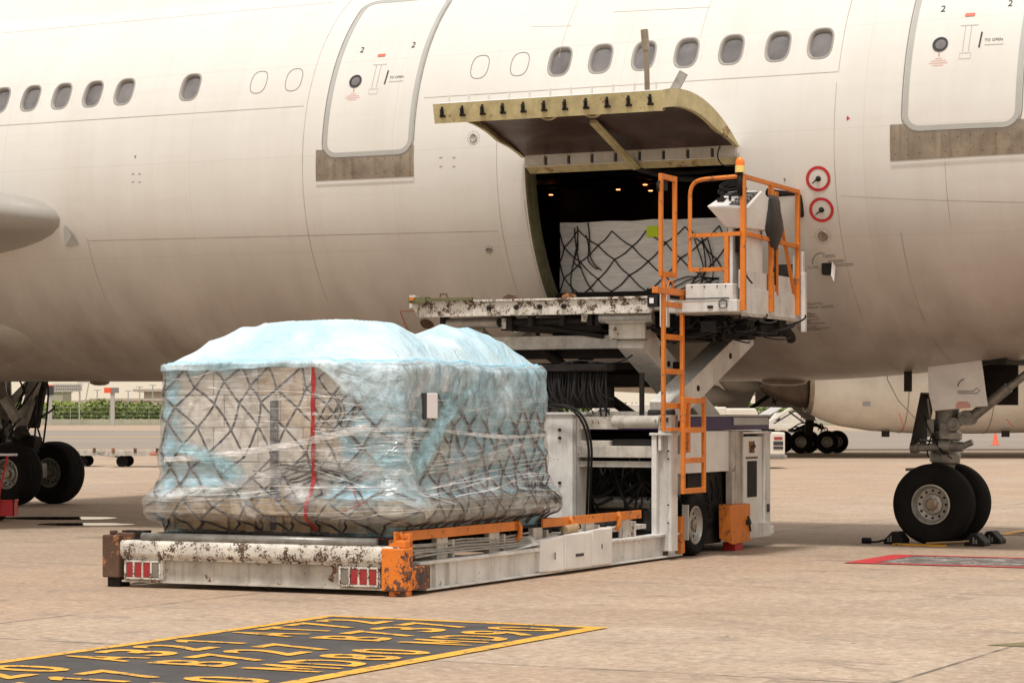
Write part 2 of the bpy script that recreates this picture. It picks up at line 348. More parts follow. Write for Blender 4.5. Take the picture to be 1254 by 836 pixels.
RP = root('red_bordered_panel', (3.62, 26.75, 0), -26, label='faded grey panel framed in red paint on the apron before the nose wheels', cat='ground marking'); RP['kind'] = 'structure'
sheet('panel_surface', .0, 2.3, .0, 1.8, .004, M['greyroad'], RP)
bm = MB()
for a in ((0, .3, 0, 1.8), (1.95, 2.3, 0, 1.8), (.3, 1.95, 0, .14), (.3, 1.95, 1.66, 1.8)): bm.add([(a[0], a[2], .008), (a[1], a[2], .008), (a[1], a[3], .008), (a[0], a[3], .008)], [(0, 1, 2, 3)])
bm.build('border_line', M['redroad'], RP)
YP = root('far_stand_panel', (6.6, 33.2, 0), -27, label='dark ground panel with yellow border and codes behind the nose wheels', cat='ground marking'); YP['kind'] = 'structure'
sheet('panel_surface', 0, 3.2, 0, 6.5, .004, M['asphalt'], YP)
bm = MB()
for a in ((-.06, .08, 0, 6.5), (3.1, 3.25, 0, 6.5), (.08, 3.1, -.05, .1), (.08, 3.1, 6.4, 6.55)): bm.add([(a[0], a[2], .008), (a[1], a[2], .008), (a[1], a[3], .008), (a[0], a[3], .008)], [(0, 1, 2, 3)])
bm.build('border_line', M['yellow'], YP)
tm = MB()
for ln, wd in enumerate(('A300 A310', 'B767 B777', 'MD11 DC10')):
    for i, ch in enumerate(wd):
        if ch == ' ': continue
        v, f = text2d(ch, .9, bold=.004); tm.add([(.95 + ln * .95 - p[1], .4 + i * .6 + p[0] * .8, .010) for p in v], [tuple(q) for q in f])
tm.build('type_code', M['yellow'], YP, recalc=False)
tag(quad_sheet('moss_patch', [(3.32, 17.16), (3.6, 17.35), (4.3, 17.3), (4.4, 16.95), (3.8, 16.9)], .004, pm('olive_stain', (.16, .14, .06), .9, var=.3, scale=6)), 'small olive green stain on the concrete at the right foreground', 'stain', kind='structure')
# standing water under the wing
def puddle(name, cx, cy, rx, ry, label, sd_):
    m = MB(); pts = []
    for i in range(40):
        a = 2 * pi * i / 40; k = 1 + .25 * noise.noise(Vector((cos(a) * 1.5, sin(a) * 1.5, sd_))); pts.append((cx + rx * cos(a) * k, cy + ry * sin(a) * k, .004))
    m.add(pts, [tuple(range(40))]); mt, n, b = newmat(name + '_water'); b.inputs['Base Color'].default_value = (.03, .025, .02, 1); b.inputs['Roughness'].default_value = .03; b.inputs['IOR'].default_value = 1.5; b.inputs['Metallic'].default_value = .35
    tag(m.build('puddle', mt), label, 'puddle', kind='structure')
puddle('pud', -7.2, 38.6, 1.0, .55, 'long still puddle beneath the belly behind the main wheels', 1.3)
puddle('pud2', -6.4, 36.4, .7, .45, 'smaller puddle nearer the loader reflecting the sky', 4.3)

# ------------------------------------------------------------------ AIRLINER
AR = root('airliner', (5.38, 30.96, 0), -28, .35, label='large white wide-body airliner with open forward cargo door', cat='airliner')
bpy.context.view_layer.update()
AMi = AR.matrix_world.inverted(); A_o = AMi @ Vector((0, 0, CH)); A_R = AMi.to_3x3()
def RZ(x):
    R = 2.82; z = 4.87
    if x > 1: t = min(1, (x - 1) / 6.2); R *= math.sqrt(max(0, 1 - t ** 2.4)); z -= t * t * .5
    if x < -30: t = min(1, (-30 - x) / 16); R *= 1 - .86 * t ** 1.3; z += t * 1.4
    return max(R, .02), z
def KL(x):      # the belly line rises towards the nose
    return 1 - (.022 * max(0, x + 2.4) ** 2 if x < 3 else .64 + (x - 3) * .1) / 2.82
def surf(x, ph, off=0.0):
    R, z = RZ(x); sn = sin(ph); up = max(0, min(1, (sn - .84) / .16)); up = up * up * (3 - 2 * up) * .5 * min(1, R / 2.82)
    return Vector((x, -(R + off) * cos(ph), z + (R + off) * sn * (KL(x) if sn < 0 else 1) + up))
def FS(px, py):
    d = A_R @ ray(px, py); x = -5.0; kl = 1; low = False
    for _ in range(14):
        R, zc = RZ(x); kl = KL(x) if low else 1; dz = d.z / kl; a = d.y ** 2 + dz ** 2; oz = (A_o.z - zc) / kl; b = A_o.y * d.y + oz * dz; c = A_o.y ** 2 + oz ** 2 - R * R
        disc = max(0, b * b - a * c)
        t = (-b - math.sqrt(disc)) / a; x = A_o.x + d.x * t; low = A_o.z + d.z * t < zc
    p = A_o + d * t; R, zc = RZ(x); return x, math.atan2((p.z - zc) / kl, -p.y)
# openings
a = FS(640, 205); b_ = FS(672, 362); c_ = FS(908, 195); d_ = FS(905, 205)
OX0 = (a[0] + b_[0]) / 2; OX1 = d_[0]; OP1 = a[1]; OP0 = b_[1] - .07
win_px = [(37, 122), (75, 119), (113, 117), (152, 113), (233, 107), (686, 74), (736, 70), (789, 66), (841, 63), (896, 59), (953, 56), (1005, 53)]
WN = [FS(*p) for p in win_px]
d0 = WN[1][0] - WN[0][0]
WN = [(WN[0][0] - d0 * k, WN[0][1]) for k in (5, 4, 3, 2, 1)] + WN
d1 = .535
WPH = sum(w[1] for w in WN[5:]) / 12
WH, WWd = .195, .142     # half sizes of the hole
CH_, CW = WH + .07, WWd + .07
dphi = CH_ / 2.82
xs = set([-46 + .5 * i for i in range(0, 32)] + [-30 + .3 * i for i in range(0, 104)] + [1.2 + .2 * i for i in range(0, 31)])
for k in (OX0, OX1): xs.add(k)
for w in WN: xs.add(w[0] - CW); xs.add(w[0] + CW)
xs = sorted(xs)
keep = [xs[0]]
must = set([OX0, OX1] + [w[0] - CW for w in WN] + [w[0] + CW for w in WN])
for x in xs[1:]:
    if x - keep[-1] < .03 and x not in must: continue
    keep.append(x)
xs = keep
ph = sorted(set([rad(-180 + 4 * i) for i in range(91)] + [OP0, OP1, WPH - dphi, WPH + dphi]))
sk = MB(); idx = {}
def vid(i, j):
    if (i, j) not in idx: idx[(i, j)] = len(sk.v); sk.v.append(tuple(surf(xs[i], ph[j])))
    return idx[(i, j)]
for i in range(len(xs) - 1):
    xm = (xs[i] + xs[i + 1]) / 2
    inwx = any(abs(xm - w[0]) < CW for w in WN)
    for j in range(len(ph) - 1):
        pmid = (ph[j] + ph[j + 1]) / 2
        if OX0 < xm < OX1 and OP0 < pmid < OP1: continue
        if inwx and abs(pmid - WPH) < dphi: continue
        sk.f.append([vid(i, j), vid(i + 1, j), vid(i + 1, j + 1), vid(i, j + 1)]); sk.m.append(0)
def sell(a, b, n, k, K):
    t = 2 * pi * k / K; c, s_ = cos(t), sin(t)
    return a * math.copysign(abs(c) ** (2 / n), c), b * math.copysign(abs(s_) ** (2 / n), s_)
KW = 32
for w in WN:
    ring_o, ring_i = [], []
    for k in range(KW):
        u, v = sell(WWd, WH, 2.9, k, KW); ring_i.append(surf(w[0] + u, WPH + v / 2.82))
        sc = min(CW / abs(u) if abs(u) > 1e-6 else 9e9, CH_ / abs(v) if abs(v) > 1e-6 else 9e9)
        ring_o.append((u * sc, v * sc))
    # snap the nearest points onto the corners
    for cx, cy in ((1, 1), (-1, 1), (-1, -1), (1, -1)):
        kk = min(range(KW), key=lambda k: (ring_o[k][0] - cx * CW) ** 2 + (ring_o[k][1] - cy * CH_) ** 2); ring_o[kk] = (cx * CW, cy * CH_)
    ro = [surf(w[0] + u, WPH + v / 2.82) for u, v in ring_o]
    sk.add(ring_i + ro, [(k, (k + 1) % KW, KW + (k + 1) % KW, KW + k) for k in range(KW)])
nrm = []
for v in sk.v:
    R, zc = RZ(v[0]); R2, zc2 = RZ(v[0] + .05)
    q = Vector((-(R2 - R) / .05, v[1], v[2] - zc)); q.x *= R; nrm.append(q.normalized())
# outward winding
fuse = sk.build('fuselage', M['skin'], AR, smooth=True)
me = fuse.data
fl = [p.index for p in me.polygons if p.normal.dot(Vector((0, p.center.y, p.center.z - 4.87))) < 0]
if len(fl) > len(me.polygons) / 2: me.flip_normals()
me.normals_split_custom_set_from_vertices(nrm)

def ribbon(mb, pts, w, off, closed=False, dens=.12):
    """strip of width w along (x, phi) points, laid 'off' proud of the skin"""
    P = []
    n = len(pts)
    for i in range(n if closed else n - 1):
        a, b = pts[i], pts[(i + 1) % n]; L = math.hypot(b[0] - a[0], (b[1] - a[1]) * 2.82); k = max(1, int(L / dens))
        for q in range(k): P.append((a[0] + (b[0] - a[0]) * q / k, a[1] + (b[1] - a[1]) * q / k))
    if not closed: P.append(pts[-1])
    V = []; L = len(P)
    for i, p in enumerate(P):
        a = P[(i - 1) % L] if closed or i else p; b = P[(i + 1) % L] if closed or i < L - 1 else p
        dx, dy = b[0] - a[0], (b[1] - a[1]) * 2.82; l = math.hypot(dx, dy) or 1; nx, ny = -dy / l * w / 2, dx / l * w / 2
        V.append(surf(p[0] + nx, p[1] + ny / 2.82, off)); V.append(surf(p[0] - nx, p[1] - ny / 2.82, off))
    F = [(2 * i, 2 * i + 1, 2 * ((i + 1) % L) + 1, 2 * ((i + 1) % L)) for i in range(L if closed else L - 1)]
    mb.add(V, F)
def patch(mb, poly, off, inner=6):
    """filled convex-ish region given as (x,phi) outline, laid on the skin"""
    cx = sum(p[0] for p in poly) / len(poly); cy = sum(p[1] for p in poly) / len(poly); n = len(poly)
    V = []; F = []
    for r in range(1, inner + 1):
        for p in poly: t = r / inner; V.append(surf(cx + (p[0] - cx) * t, cy + (p[1] - cy) * t, off))
    V.append(surf(cx, cy, off)); c = len(V) - 1
    for k in range(n): F.append((c, k, (k + 1) % n))
    for r in range(inner - 1):
        for k in range(n): F.append((r * n + k, (r + 1) * n + k, (r + 1) * n + (k + 1) % n, r * n + (k + 1) % n))
    mb.add(V, F)
def gpatch(mb, x0, x1, p0, p1, off, nx=10, ny=10):
    mb.add([surf(x0 + (x1 - x0) * i / nx, p0 + (p1 - p0) * j / ny, off) for i in range(nx + 1) for j in range(ny + 1)], [(i * (ny + 1) + j, (i + 1) * (ny + 1) + j, (i + 1) * (ny + 1) + j + 1, i * (ny + 1) + j + 1) for i in range(nx) for j in range(ny)])
def skin_text(mb, body, x, p, size, off=.008, spacing=1, squash=1):
    v, f = text2d(body, size, spacing)
    mb.add([surf(x + q[0] * squash, p + q[1] / 2.82, off) for q in v], f)
def circ(x, p, r, n=28): return [(x + r * cos(2 * pi * k / n), p + r * sin(2 * pi * k / n) / 2.82) for k in range(n)]

# cabin windows
for w in WN:
    fr = MB(); x0 = w[0]; rows = [(.022, .003), (.012, .006), (-.004, .002), (-.014, -.045)]; V = []
    for e, o_ in rows:
        for k in range(KW): u, v = sell(WWd + e, WH + e, 2.9, k, KW); V.append(surf(x0 + u, WPH + v / 2.82, o_))
    fr.add(V, [(r * KW + k, r * KW + (k + 1) % KW, (r + 1) * KW + (k + 1) % KW, (r + 1) * KW + k) for r in range(3) for k in range(KW)])
    wf = fr.build('window', M['sealw'] if 'sealw' in M else M.setdefault('sealw', pm('window_surround', (.3, .28, .26), .5, var=.1)), AR, smooth=True)
    pn = MB(); patch(pn, [(x0 + sell(WWd, WH, 2.9, k, KW)[0], WPH + sell(WWd, WH, 2.9, k, KW)[1] / 2.82) for k in range(KW)], -.04, 3); pn.build('pane', M['pane'], wf, smooth=True)
for px, py in ((317, 101), (360, 98), (588, 81), (637, 77)):
    x0, p0 = FS(px, py); m = MB(); ribbon(m, [(x0 + sell(.125, .17, 2.6, k, 28)[0], WPH + sell(.125, .17, 2.6, k, 28)[1] / 2.82) for k in range(28)], .009, .003, True); m.build('blanked_window', M['markg'], AR)

# passenger doors
def pax_door(bl, br_, top_px, sillbox, num, name='passenger_door'):
    x0, p0 = FS(*bl); x1, p1 = FS(*br_); pb = (p0 + p1) / 2
    pt = FS(*top_px)[1] if top_px else pb + 1.95 / 2.82
    ph_ = pt - pb; r = .17
    out = [(x, pb + (y) / 2.82) for x, y in rrect(x0 + .035, x1 - .035, .035, ph_ * 2.82 - .035, r)]
    m = MB(); hh_ = ph_ * 2.82 - .07; ys_ = [0, .01, .03, .06, .1, r] + [r + (hh_ - 2 * r) * k / 24 for k in range(1, 24)] + [hh_ - r, hh_ - .1, hh_ - .06, hh_ - .03, hh_ - .01, hh_]; nr_ = []
    for y in ys_:
        dy = min(y, hh_ - y); ins = r - math.sqrt(max(0, r * r - (r - dy) ** 2)) if dy < r else 0
        for k in range(13): xx_ = x0 + .035 + ins + (x1 - x0 - .07 - 2 * ins) * k / 12; m.v.append(tuple(surf(xx_, pb + (y + .035) / 2.82, .006))); R0, z0_ = RZ(xx_); v_ = m.v[-1]; nr_.append(Vector((.0, v_[1], v_[2] - z0_)).normalized())
    for i_ in range(len(ys_) - 1):
        for k in range(12): a_ = i_ * 13 + k; m.f.append([a_, a_ + 1, a_ + 14, a_ + 13]); m.m.append(0)
    dr = m.build(name, M['skin'], AR, smooth=True)
    m = MB(); ribbon(m, out, .06, .010, True, .06); m.build('door_seal', M['seal'], dr)
    m = MB(); ribbon(m, [(x, pb + y / 2.82) for x, y in rrect(x0 - .012, x1 + .012, -.012, ph_ * 2.82 + .012, r + .04)], .012, .005, True, .06); m.build('door_gap', M['markg'], dr)
    w = x1 - x0
    c = circ(x0 + w * .28, pb + 1.03 / 2.82, .075); m = MB(); patch(m, c, .012, 3); ribbon(m, circ(x0 + w * .28, pb + 1.03 / 2.82, .083), .02, .016, True, .02)
    m.m = [0] * (len(m.f)); m.build('porthole', M['mark'], dr)
    m = MB(); patch(m, circ(x0 + w * .285, pb + 1.025 / 2.82, .062), .018, 3); m.build('porthole_pane', M['pane'], dr)
    m = MB()
    skin_text(m, '2', x0 + w * .23, pb + 1.48 / 2.82, .13, .012); skin_text(m, '2', x0 + w * .80, pb + 1.50 / 2.82, .13, .012)
    skin_text(m, 'TO OPEN', x0 + w * .655, pb + 1.035 / 2.82, .05, .012)
    ribbon(m, [(x0 + w * .615, pb + .96 / 2.82), (x0 + w * .625, pb + 1.16 / 2.82)], .02, .013)
    m.build('door_lettering', M['mark'], dr, recalc=False)
    m = MB(); hx = x0 + w * .5
    ribbon(m, [(hx - .03, pb + 1.25 / 2.82), (hx - .03, pb + .92 / 2.82)], .005, .012); ribbon(m, [(hx + .04, pb + 1.25 / 2.82), (hx + .04, pb + .92 / 2.82)], .005, .012)
    ribbon(m, [(x, y) for x, y in [(hx - .06, pb + .9 / 2.82), (hx + .07, pb + .9 / 2.82), (hx + .07, pb + .83 / 2.82), (hx - .06, pb + .83 / 2.82)]], .005, .012, True)
    ribbon(m, [(hx - .09, pb + 1.26 / 2.82), (hx + .12, pb + 1.26 / 2.82)], .006, .012)
    ribbon(m, [(x0 + w * .66, pb + .99 / 2.82), (x0 + w * .82, pb + .99 / 2.82)], .006, .012); m.build('handle_outline', M['sealw'], dr)
    m = MB()
    patch(m, [(x, pb + y / 2.82) for x, y in rrect(x0 + w * .455, x0 + w * .54, 1.385, 1.43, .01)], .012, 2)
    ribbon(m, [(x0 + w * .28, pb + .88 / 2.82), (x0 + w * .28, pb + .92 / 2.82)], .012, .012)
    for k, hw in ((0, .06), (1, .13), (2, .16), (3, .09)): ribbon(m, [(x0 + w * .28 - hw * .7, pb + (.85 - .028 * k) / 2.82), (x0 + w * .28 + hw * .7, pb + (.85 - .028 * k) / 2.82)], .005, .012)
    m.build('warning_placard', M['redmark'], dr)
    sx0, sp0 = FS(*sillbox[0]); sx1, sp1 = FS(*sillbox[1]); m = MB()
    for u0, u1 in ((sx0, sx0 + .2), (sx0 + .203, sx1 - .203), (sx1 - .2, sx1)):
        gpatch(m, u0, u1, sp0, sp1, .004)
    sp = m.build('sill_plate', M['sill'], AR, smooth=True)
    m = MB()
    for k in range(12):
        for pz in (sp0 + (sp1 - sp0) * .42, sp0 + (sp1 - sp0) * .86): patch(m, circ(sx0 + .06 + (sx1 - sx0 - .12) * k / 11, pz + (.0 if k % 2 else .006), .007, 8), .006, 1)
    m.build('rivet', M['mark'], sp); sp.children[0]['kind'] = 'stuff'
    m = MB(); ribbon(m, [(sx0, min(sp0, sp1) - .012), (sx1, min(sp0, sp1) - .012)], .03, .01); m.build('drip_strip', M['skin'], sp)
pax_door((395, 193), (505, 190), (480, 1), ((387, 184), (507, 216)), 2)
pax_door((1105, 161), (1250, 157), None, ((1090, 153), (1275, 187)), 2)

# panel joints (surface pattern of the skin)
m = MB()
def seam(pts, w=.008, off=.002): ribbon(m, [FS(*p) for p in pts], w, off, dens=.25)
def seam_level(p, xa, xb, w=.008): xa_, f = FS(*xa); xb_, f2 = FS(*xb); ribbon(m, [(xa_, f), (xb_, f2)], w, .002, dens=.3)
seam_level(0, (0, 154), (372, 130)); seam_level(0, (519, 120), (1027, 88)); seam_level(0, (0, 41), (410, 3), .006)
def hoop(px, py, p0, p1, w=.007):
    x, _ = FS(px, py); ribbon(m, [(x, rad(p0)), (x, rad(p1))], w, .002, dens=.15)
hoop(376, 130, -40, 60); hoop(1027, 88, 16, 60); hoop(1022, 200, -88, 13); hoop(640, 200, -75, -12) ; hoop(608, 200, -88, 8)
hoop(108, 298, -88, -18); seam_level(0, (108, 295), (610, 283)); seam_level(0, (1030, 240), (1254, 248), .006); hoop(1098, 240, -85, -25)
hoop(1157, 190, -25, 3, .005); hoop(700, 20, 25, 60, .005); hoop(868, 10, 28, 60, .005); seam_level(0, (750, 15), (870, 9), .005); seam_level(0, (650, 33), (700, 32), .005)
m.build('panel_joint', M['line'], AR)['kind'] = 'stuff'
# red rings and probes
for px, py in ((1002, 219), (1006, 257)):
    x, p = FS(px, py); r = MB(); ribbon(r, circ(x, p, .135, 40), .036, .004, True, .03); rg = r.build('sensor_warning_ring', M['redroad'], AR)
    q = MB(); c = surf(x, p, .0); nv = (surf(x, p, .1) - c).normalized()
    q.lathe([(.0, .012), (.022, .012), (.03, .004), (.034, 0)], c, nv, 20); q.tube([c + nv * .012, c + nv * .04], .016, 10)
    t0 = c + nv * .03; q.tube([t0, t0 + (surf(x - .07, p - .018, .03) - t0)], [.012, .006], 8)
    q.build('angle_probe', M['dark'], rg, smooth=True)
def port(px, py, r, name='static_port', mat='sill', dots=14, dr=.4):
    x, p = FS(px, py); q = MB(); c = surf(x, p); nv = (surf(x, p, .1) - c).normalized()
    q.lathe([(.0, .004), (r * .7, .006), (r * .85, .014), (r, .012), (r * 1.05, 0)], c, nv, 28); o = q.build(name, M[mat], AR, smooth=True)
    q = MB()
    for k in range(dots): a_ = 2 * pi * k / dots; patch(q, circ(x + cos(a_) * r * (1 + dr * 1.4), p + sin(a_) * r * (1 + dr * 1.4) / 2.82, .007, 6), .003, 1)
    q.build('port_mark', M['markg'], o)['kind'] = 'stuff'
port(1008, 289, .062); port(580, 169, .055, mat='alu'); port(599, 306, .04, mat='strut', dots=8)
# latch handle with open / close marking
x, p = FS(1016, 329); q = MB(); c = surf(x, p)
for k in range(1): q.box(x - .09, x + .05, c.y - .05, c.y + .1, c.z - .075, c.z + .075)
hd = q.build('latch_handle', M['dark'], AR, bevel=.02)
q = MB(); q.add([(x + .05, c.y - .055, c.z + .09), (x + .09, c.y - .045, c.z + .02), (x + .07, c.y - .04, c.z - .16), (x + .04, c.y - .06, c.z - .08)], [(0, 1, 2, 3)]); q.build('tag', M['paper'], hd)
q = MB(); x, p = FS(1010, 325)
ribbon(q, [(x - .15 + .0, p + .01), (x - .13, p + .035), (x - .08, p + .055), (x - .02, p + .062), (x + .03, p + .055)], .011, .004, dens=.03)
skin_text(q, 'OPEN', x - .0, p + .036, .06, .004); skin_text(q, 'CLOSE', x - .22, p - .01, .045, .004)
for k in range(3): ribbon(q, [(x + .05, p + .022 - k * .006), (x + .25, p + .022 - k * .006)], .006, .004)
for k in range(2): ribbon(q, [(x + .14, p + .0 - k * .008), (x + .36, p + .0 - k * .008)], .007, .004)
x, p = FS(966, 375)
skin_text(q, 'FULLY OPERATED', x, p, .055, .004); skin_text(q, 'COMPARTMENT DOOR', x - .02, p - .022, .055, .004)
random.seed(3)
for k in range(14):
    if k in (4, 9): continue
    ribbon(q, [(x, p - .045 - k * .0085), (x + random.uniform(.2, .42), p - .045 - k * .0085)], .009, .004)
for xx, yy in ((165, 192), (960, 220)):
    x, p = FS(xx, yy); patch(q, [(x, p + .008), (x, p - .008), (x + .03, p)], .004, 1)
for xx, yy in ((163, 213), (163, 223), (556, 193), (556, 204), (540, 193), (540, 204), (171, 213), (171, 223)):
    x, p = FS(xx, yy); ribbon(q, [(x - .02, p), (x + .02, p)], .01, .004)
q.build('hull_lettering', M['markg'], AR, recalc=False)
q = MB(); x, p = FS(1037, 145); patch(q, [(x, p + .01), (x, p - .01), (x + .04, p)], .004, 1)
pts = [FS(503, 411), FS(490, 381), FS(545, 380)]; ribbon(q, pts, .01, .004); ribbon(q, [FS(560, 382), FS(612, 400)], .01, .004); q.build('red_outline', M['redroad'], AR)
x, p = FS(523, 397); q = MB(); c = surf(x, p); nv = (surf(x, p, .1) - c).normalized(); q.lathe([(0, .01), (.09, .01), (.1, 0)], c, nv, 28); q.build('drain_cover', M['rust'], AR, smooth=True)

# ---- cargo opening, jamb, hold
q = MB(); jp = []
def strip(mb, pts_o, pts_i):
    n = len(pts_o); mb.add(pts_o + pts_i, [(k, k + 1, n + k + 1, n + k) for k in range(n - 1)])
PH = [OP0 + (OP1 - OP0) * k / 14 for k in range(15)]
for xo, sg in ((OX0, 1), (OX1, -1)):
    strip(q, [surf(xo + .0 * sg, f, .004) for f in PH], [surf(xo + .02 * sg, f, -.02) for f in PH])
    strip(q, [surf(xo + .02 * sg, f, -.02) for f in PH], [surf(xo + .05 * sg, f, -.12) for f in PH])
    strip(q, [surf(xo + .05 * sg, f, -.12) for f in PH], [surf(xo + .05 * sg, f, -.2) for f in PH])
    q.build('door_jamb', M['olivedark'], AR, smooth=False); q = MB()
XX = [OX0, OX1]
for f, s1 in ((OP1, -1), (OP0, 1)):
    q = MB(); q.add([surf(x, f, 0) for x in XX] + [surf(x, f + s1 * .03, -.07) for x in XX] + [surf(x, f + s1 * .03, -.2) for x in XX], [(0, 1, 3, 2), (2, 3, 5, 4)])
    q.build('door_lintel' if s1 < 0 else 'door_threshold', M['olive'] if s1 < 0 else M['dark'], AR)
HF = surf(OX0, OP0).z + .0   # hold floor
HC = surf(OX0, OP1).z + .22
q = MB(); V = []
hx0, hx1 = OX0 - 4, OX1 + .8
# trapezoid hold lining: ceiling, far wall, side walls, floor
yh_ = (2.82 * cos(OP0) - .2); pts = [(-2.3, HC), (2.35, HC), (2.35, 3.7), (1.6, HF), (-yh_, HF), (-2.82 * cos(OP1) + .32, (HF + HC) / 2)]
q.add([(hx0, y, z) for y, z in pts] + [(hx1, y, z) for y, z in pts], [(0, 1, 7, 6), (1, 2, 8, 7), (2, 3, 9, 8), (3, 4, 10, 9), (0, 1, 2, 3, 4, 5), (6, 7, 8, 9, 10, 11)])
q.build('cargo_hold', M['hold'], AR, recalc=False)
q = MB()
for k in range(7): x = OX0 - .6 + k * .6; q.box(x, x + .05, -2.0, 2.2, HC - .05, HC - .005)
for k in range(3): q.box(hx0, hx1, -1.2 + k * 1.1, -1.12 + k * 1.1, HC - .09, HC - .052)
q.build('hold_rib', M['dark'], AR)
ML = flat('warm_lamp', (1, .32, .1), .5, emit=7)
for px, py in ((653, 234), (701, 243), (790, 226), (836, 241), (757, 232)):
    p_ = onplane(AR, px, py, 'z', HC - .1)
    if p_.y > 2.1: p_.y = 2.0
    q = MB(); q.lathe([(0, -.009), (.028, -.008), (.032, 0)], p_, (0, 0, 1), 14); q.build('hold_lamp', ML, AR)

# ---- cargo door, hinged open
H0 = surf(OX0, OP1 + .036, .0); hy, hz = H0.y - .03, H0.z + .03
Fl = onplane(AR, 527, 128, 'x', OX0 - .02); Fr = onplane(AR, 812, 110, 'x', OX1 + .02)
fy, fz = (Fl.y + Fr.y) / 2, (Fl.z + Fr.z) / 2 + .0
cv = Vector((0, fy - hy, fz - hz)); CL = cv.length; cv.normalize(); bv = Vector((0, -cv.z, cv.y)) * (1 if cv.y > 0 else -1)
if bv.z < 0: bv = -bv
print('door chord', CL, 'angle', math.degrees(math.atan2(cv.z, -cv.y)), 'open x', OX0, OX1, 'hinge', hy, hz, 'F', Fl, Fr, 'WPH', math.degrees(WPH), 'OP', math.degrees(OP0), math.degrees(OP1), 'HF', HF, HC)
SAG = .24; TH = .2; NT = 20
def dpt(x, t, dep): 
    dep *= .12 + .88 * min(1, t / .28)
    b = 4 * SAG * t * (1 - t); tang = (cv * CL + bv * 4 * SAG * (1 - 2 * t)).normalized(); nn = Vector((0, -tang.z, tang.y))
    if nn.z < 0: nn = -nn
    return Vector((x, hy, hz)) + cv * CL * t + bv * b - nn * dep
DX0, DX1 = OX0 - .02, OX1 + .02
CD = MB(); T = [k / NT for k in range(NT + 1)]
V = [dpt(x, t, 0) for t in T for x in (DX0, DX1)]; CD.add(V, [(2 * k, 2 * k + 1, 2 * k + 3, 2 * k + 2) for k in range(NT)])
cdoor = CD.build('cargo_door', M['skin'], AR, smooth=True)
q = MB()
for x, s1 in ((DX0, 1), (DX1, -1)):     # side frames: outer rim then turned flange
    strip(q, [dpt(x, t, .0015) for t in T], [dpt(x, t, TH) for t in T]); strip(q, [dpt(x, t, TH) for t in T], [dpt(x + s1 * .05, t, TH + .004) for t in T])
q.add([dpt(DX0, 1, .0015), dpt(DX1, 1, .0015), dpt(DX1, 1, TH + .03), dpt(DX0, 1, TH + .03)], [(0, 1, 2, 3)])
q.add([dpt(DX0, 1, TH + .03), dpt(DX1, 1, TH + .03), dpt(DX1, .96, TH + .02), dpt(DX0, .96, TH + .02)], [(0, 1, 2, 3)])
q.add([dpt(DX0, 0, .0015), dpt(DX1, 0, .0015), dpt(DX1, 0, TH), dpt(DX0, 0, TH)], [(0, 1, 2, 3)])
q.build('door_frame', M['olive'], cdoor)
q = MB(); NXs = 30
for i in range(NXs + 1):
    for k in range(NT + 1):
        x = DX0 + .04 + (DX1 - DX0 - .08) * i / NXs; t = .02 + .95 * k / NT
        bmp = .02 * noise.noise(Vector((x * 2.2, t * 4, 3))) + .012 * noise.noise(Vector((x * 5, t * 9, 8)))
        e = min(1, min(i, NXs - i, k, NT - k) / 2)
        q.v.append(tuple(dpt(x, t, TH * .72 + .02 * e + bmp * e)))
for i in range(NXs):
    for k in range(NT): a_ = i * (NT + 1) + k; q.f.append([a_, a_ + 1, a_ + NT + 2, a_ + NT + 1]); q.m.append(0)
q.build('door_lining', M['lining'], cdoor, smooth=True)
for k in range(11):
    x = DX0 + .12 + k * (DX1 - DX0 - .26) / 10; c = dpt(x, 1, TH * .5); nn = cv; S8 = Matrix.Translation(c) @ Matrix.Scale(.82, 4) @ Matrix.Translation(-c)
    q = MB(); q.box(-.02, .02, -.02, .03, -.07, .075, Matrix.Translation(c)); q.box(-.04, .045, -.02, .02, -.075, -.045, Matrix.Translation(c)); q.tube([c + Vector((-.03, -.03, .03)), c + Vector((.03, -.03, .03))], .010, 8); q.box(-.010, .010, -.06, -.02, -.055, .02, Matrix.Translation(c)); q.cm = 0
    q.v = [tuple(S8 @ Vector(v)) for v in q.v]; q.build('latch_hook', M['dark'], cdoor, bevel=.003)
    q = MB(); c = dpt(x, .93, -.0); q.box(-.008, .008, -.015, .015, -.01, .085, Matrix.Translation(c)); q.build('latch_flag', M['skin'], cdoor)
q = MB(); a_ = dpt(OX0 + 1.50, .5, TH); b2 = Vector((OX0 + 1.50, hy + .10, hz - .2)); q.bar(a_, b2, .07, .05); q.tube([a_ + Vector((.045, 0, 0)), b2 + Vector((.045, 0, 0))], .02); q.build('door_actuator', M['olive'], cdoor)
q = MB(); q.tube(bez(b2, b2 + Vector((.3, .1, -.1)), b2 + Vector((.6, .3, -.2)), b2 + Vector((1.2, .3, -.12))), .035, 8); q.tube(bez(b2, b2 + Vector((.2, .2, 0)), b2 + Vector((.4, .3, -.1)), b2 + Vector((.9, .5, 0))), .03, 8); q.build('actuator_arm', M['dark'], cdoor, smooth=True)
for xx, tt in ((1.15, .84), (1.75, .87)):
    q = MB(); a_ = dpt(OX0 + xx, tt, TH * .95); q.tube(bez(a_, a_ + Vector((.05, .05, -.08)), a_ + Vector((.15, .1, -.1)), a_ + Vector((.3, -.05, -.01))), .014, 6); q.build('pull_strap', M['olive'], cdoor, smooth=True)
q = MB(); c = dpt(OX0 + 2.62, .9, 0); tp = c + Vector((-.02, .0, .62)); q.bar(c, tp, .055, .03, (0, 1, 0)); q.bar(tp - Vector((0, 0, .18)), tp + Vector((-.02, 0, .06)), .075, .05, (0, 1, 0)); q.build('prop_rod', M['sill'], cdoor, bevel=.004)
q = MB(); c = dpt(OX1 - .12, .72, 0); q.bar(c, c + Vector((.12, 0, .2)), .11, .02, (0, 1, 0)); q.build('vane', M['alu'], cdoor)
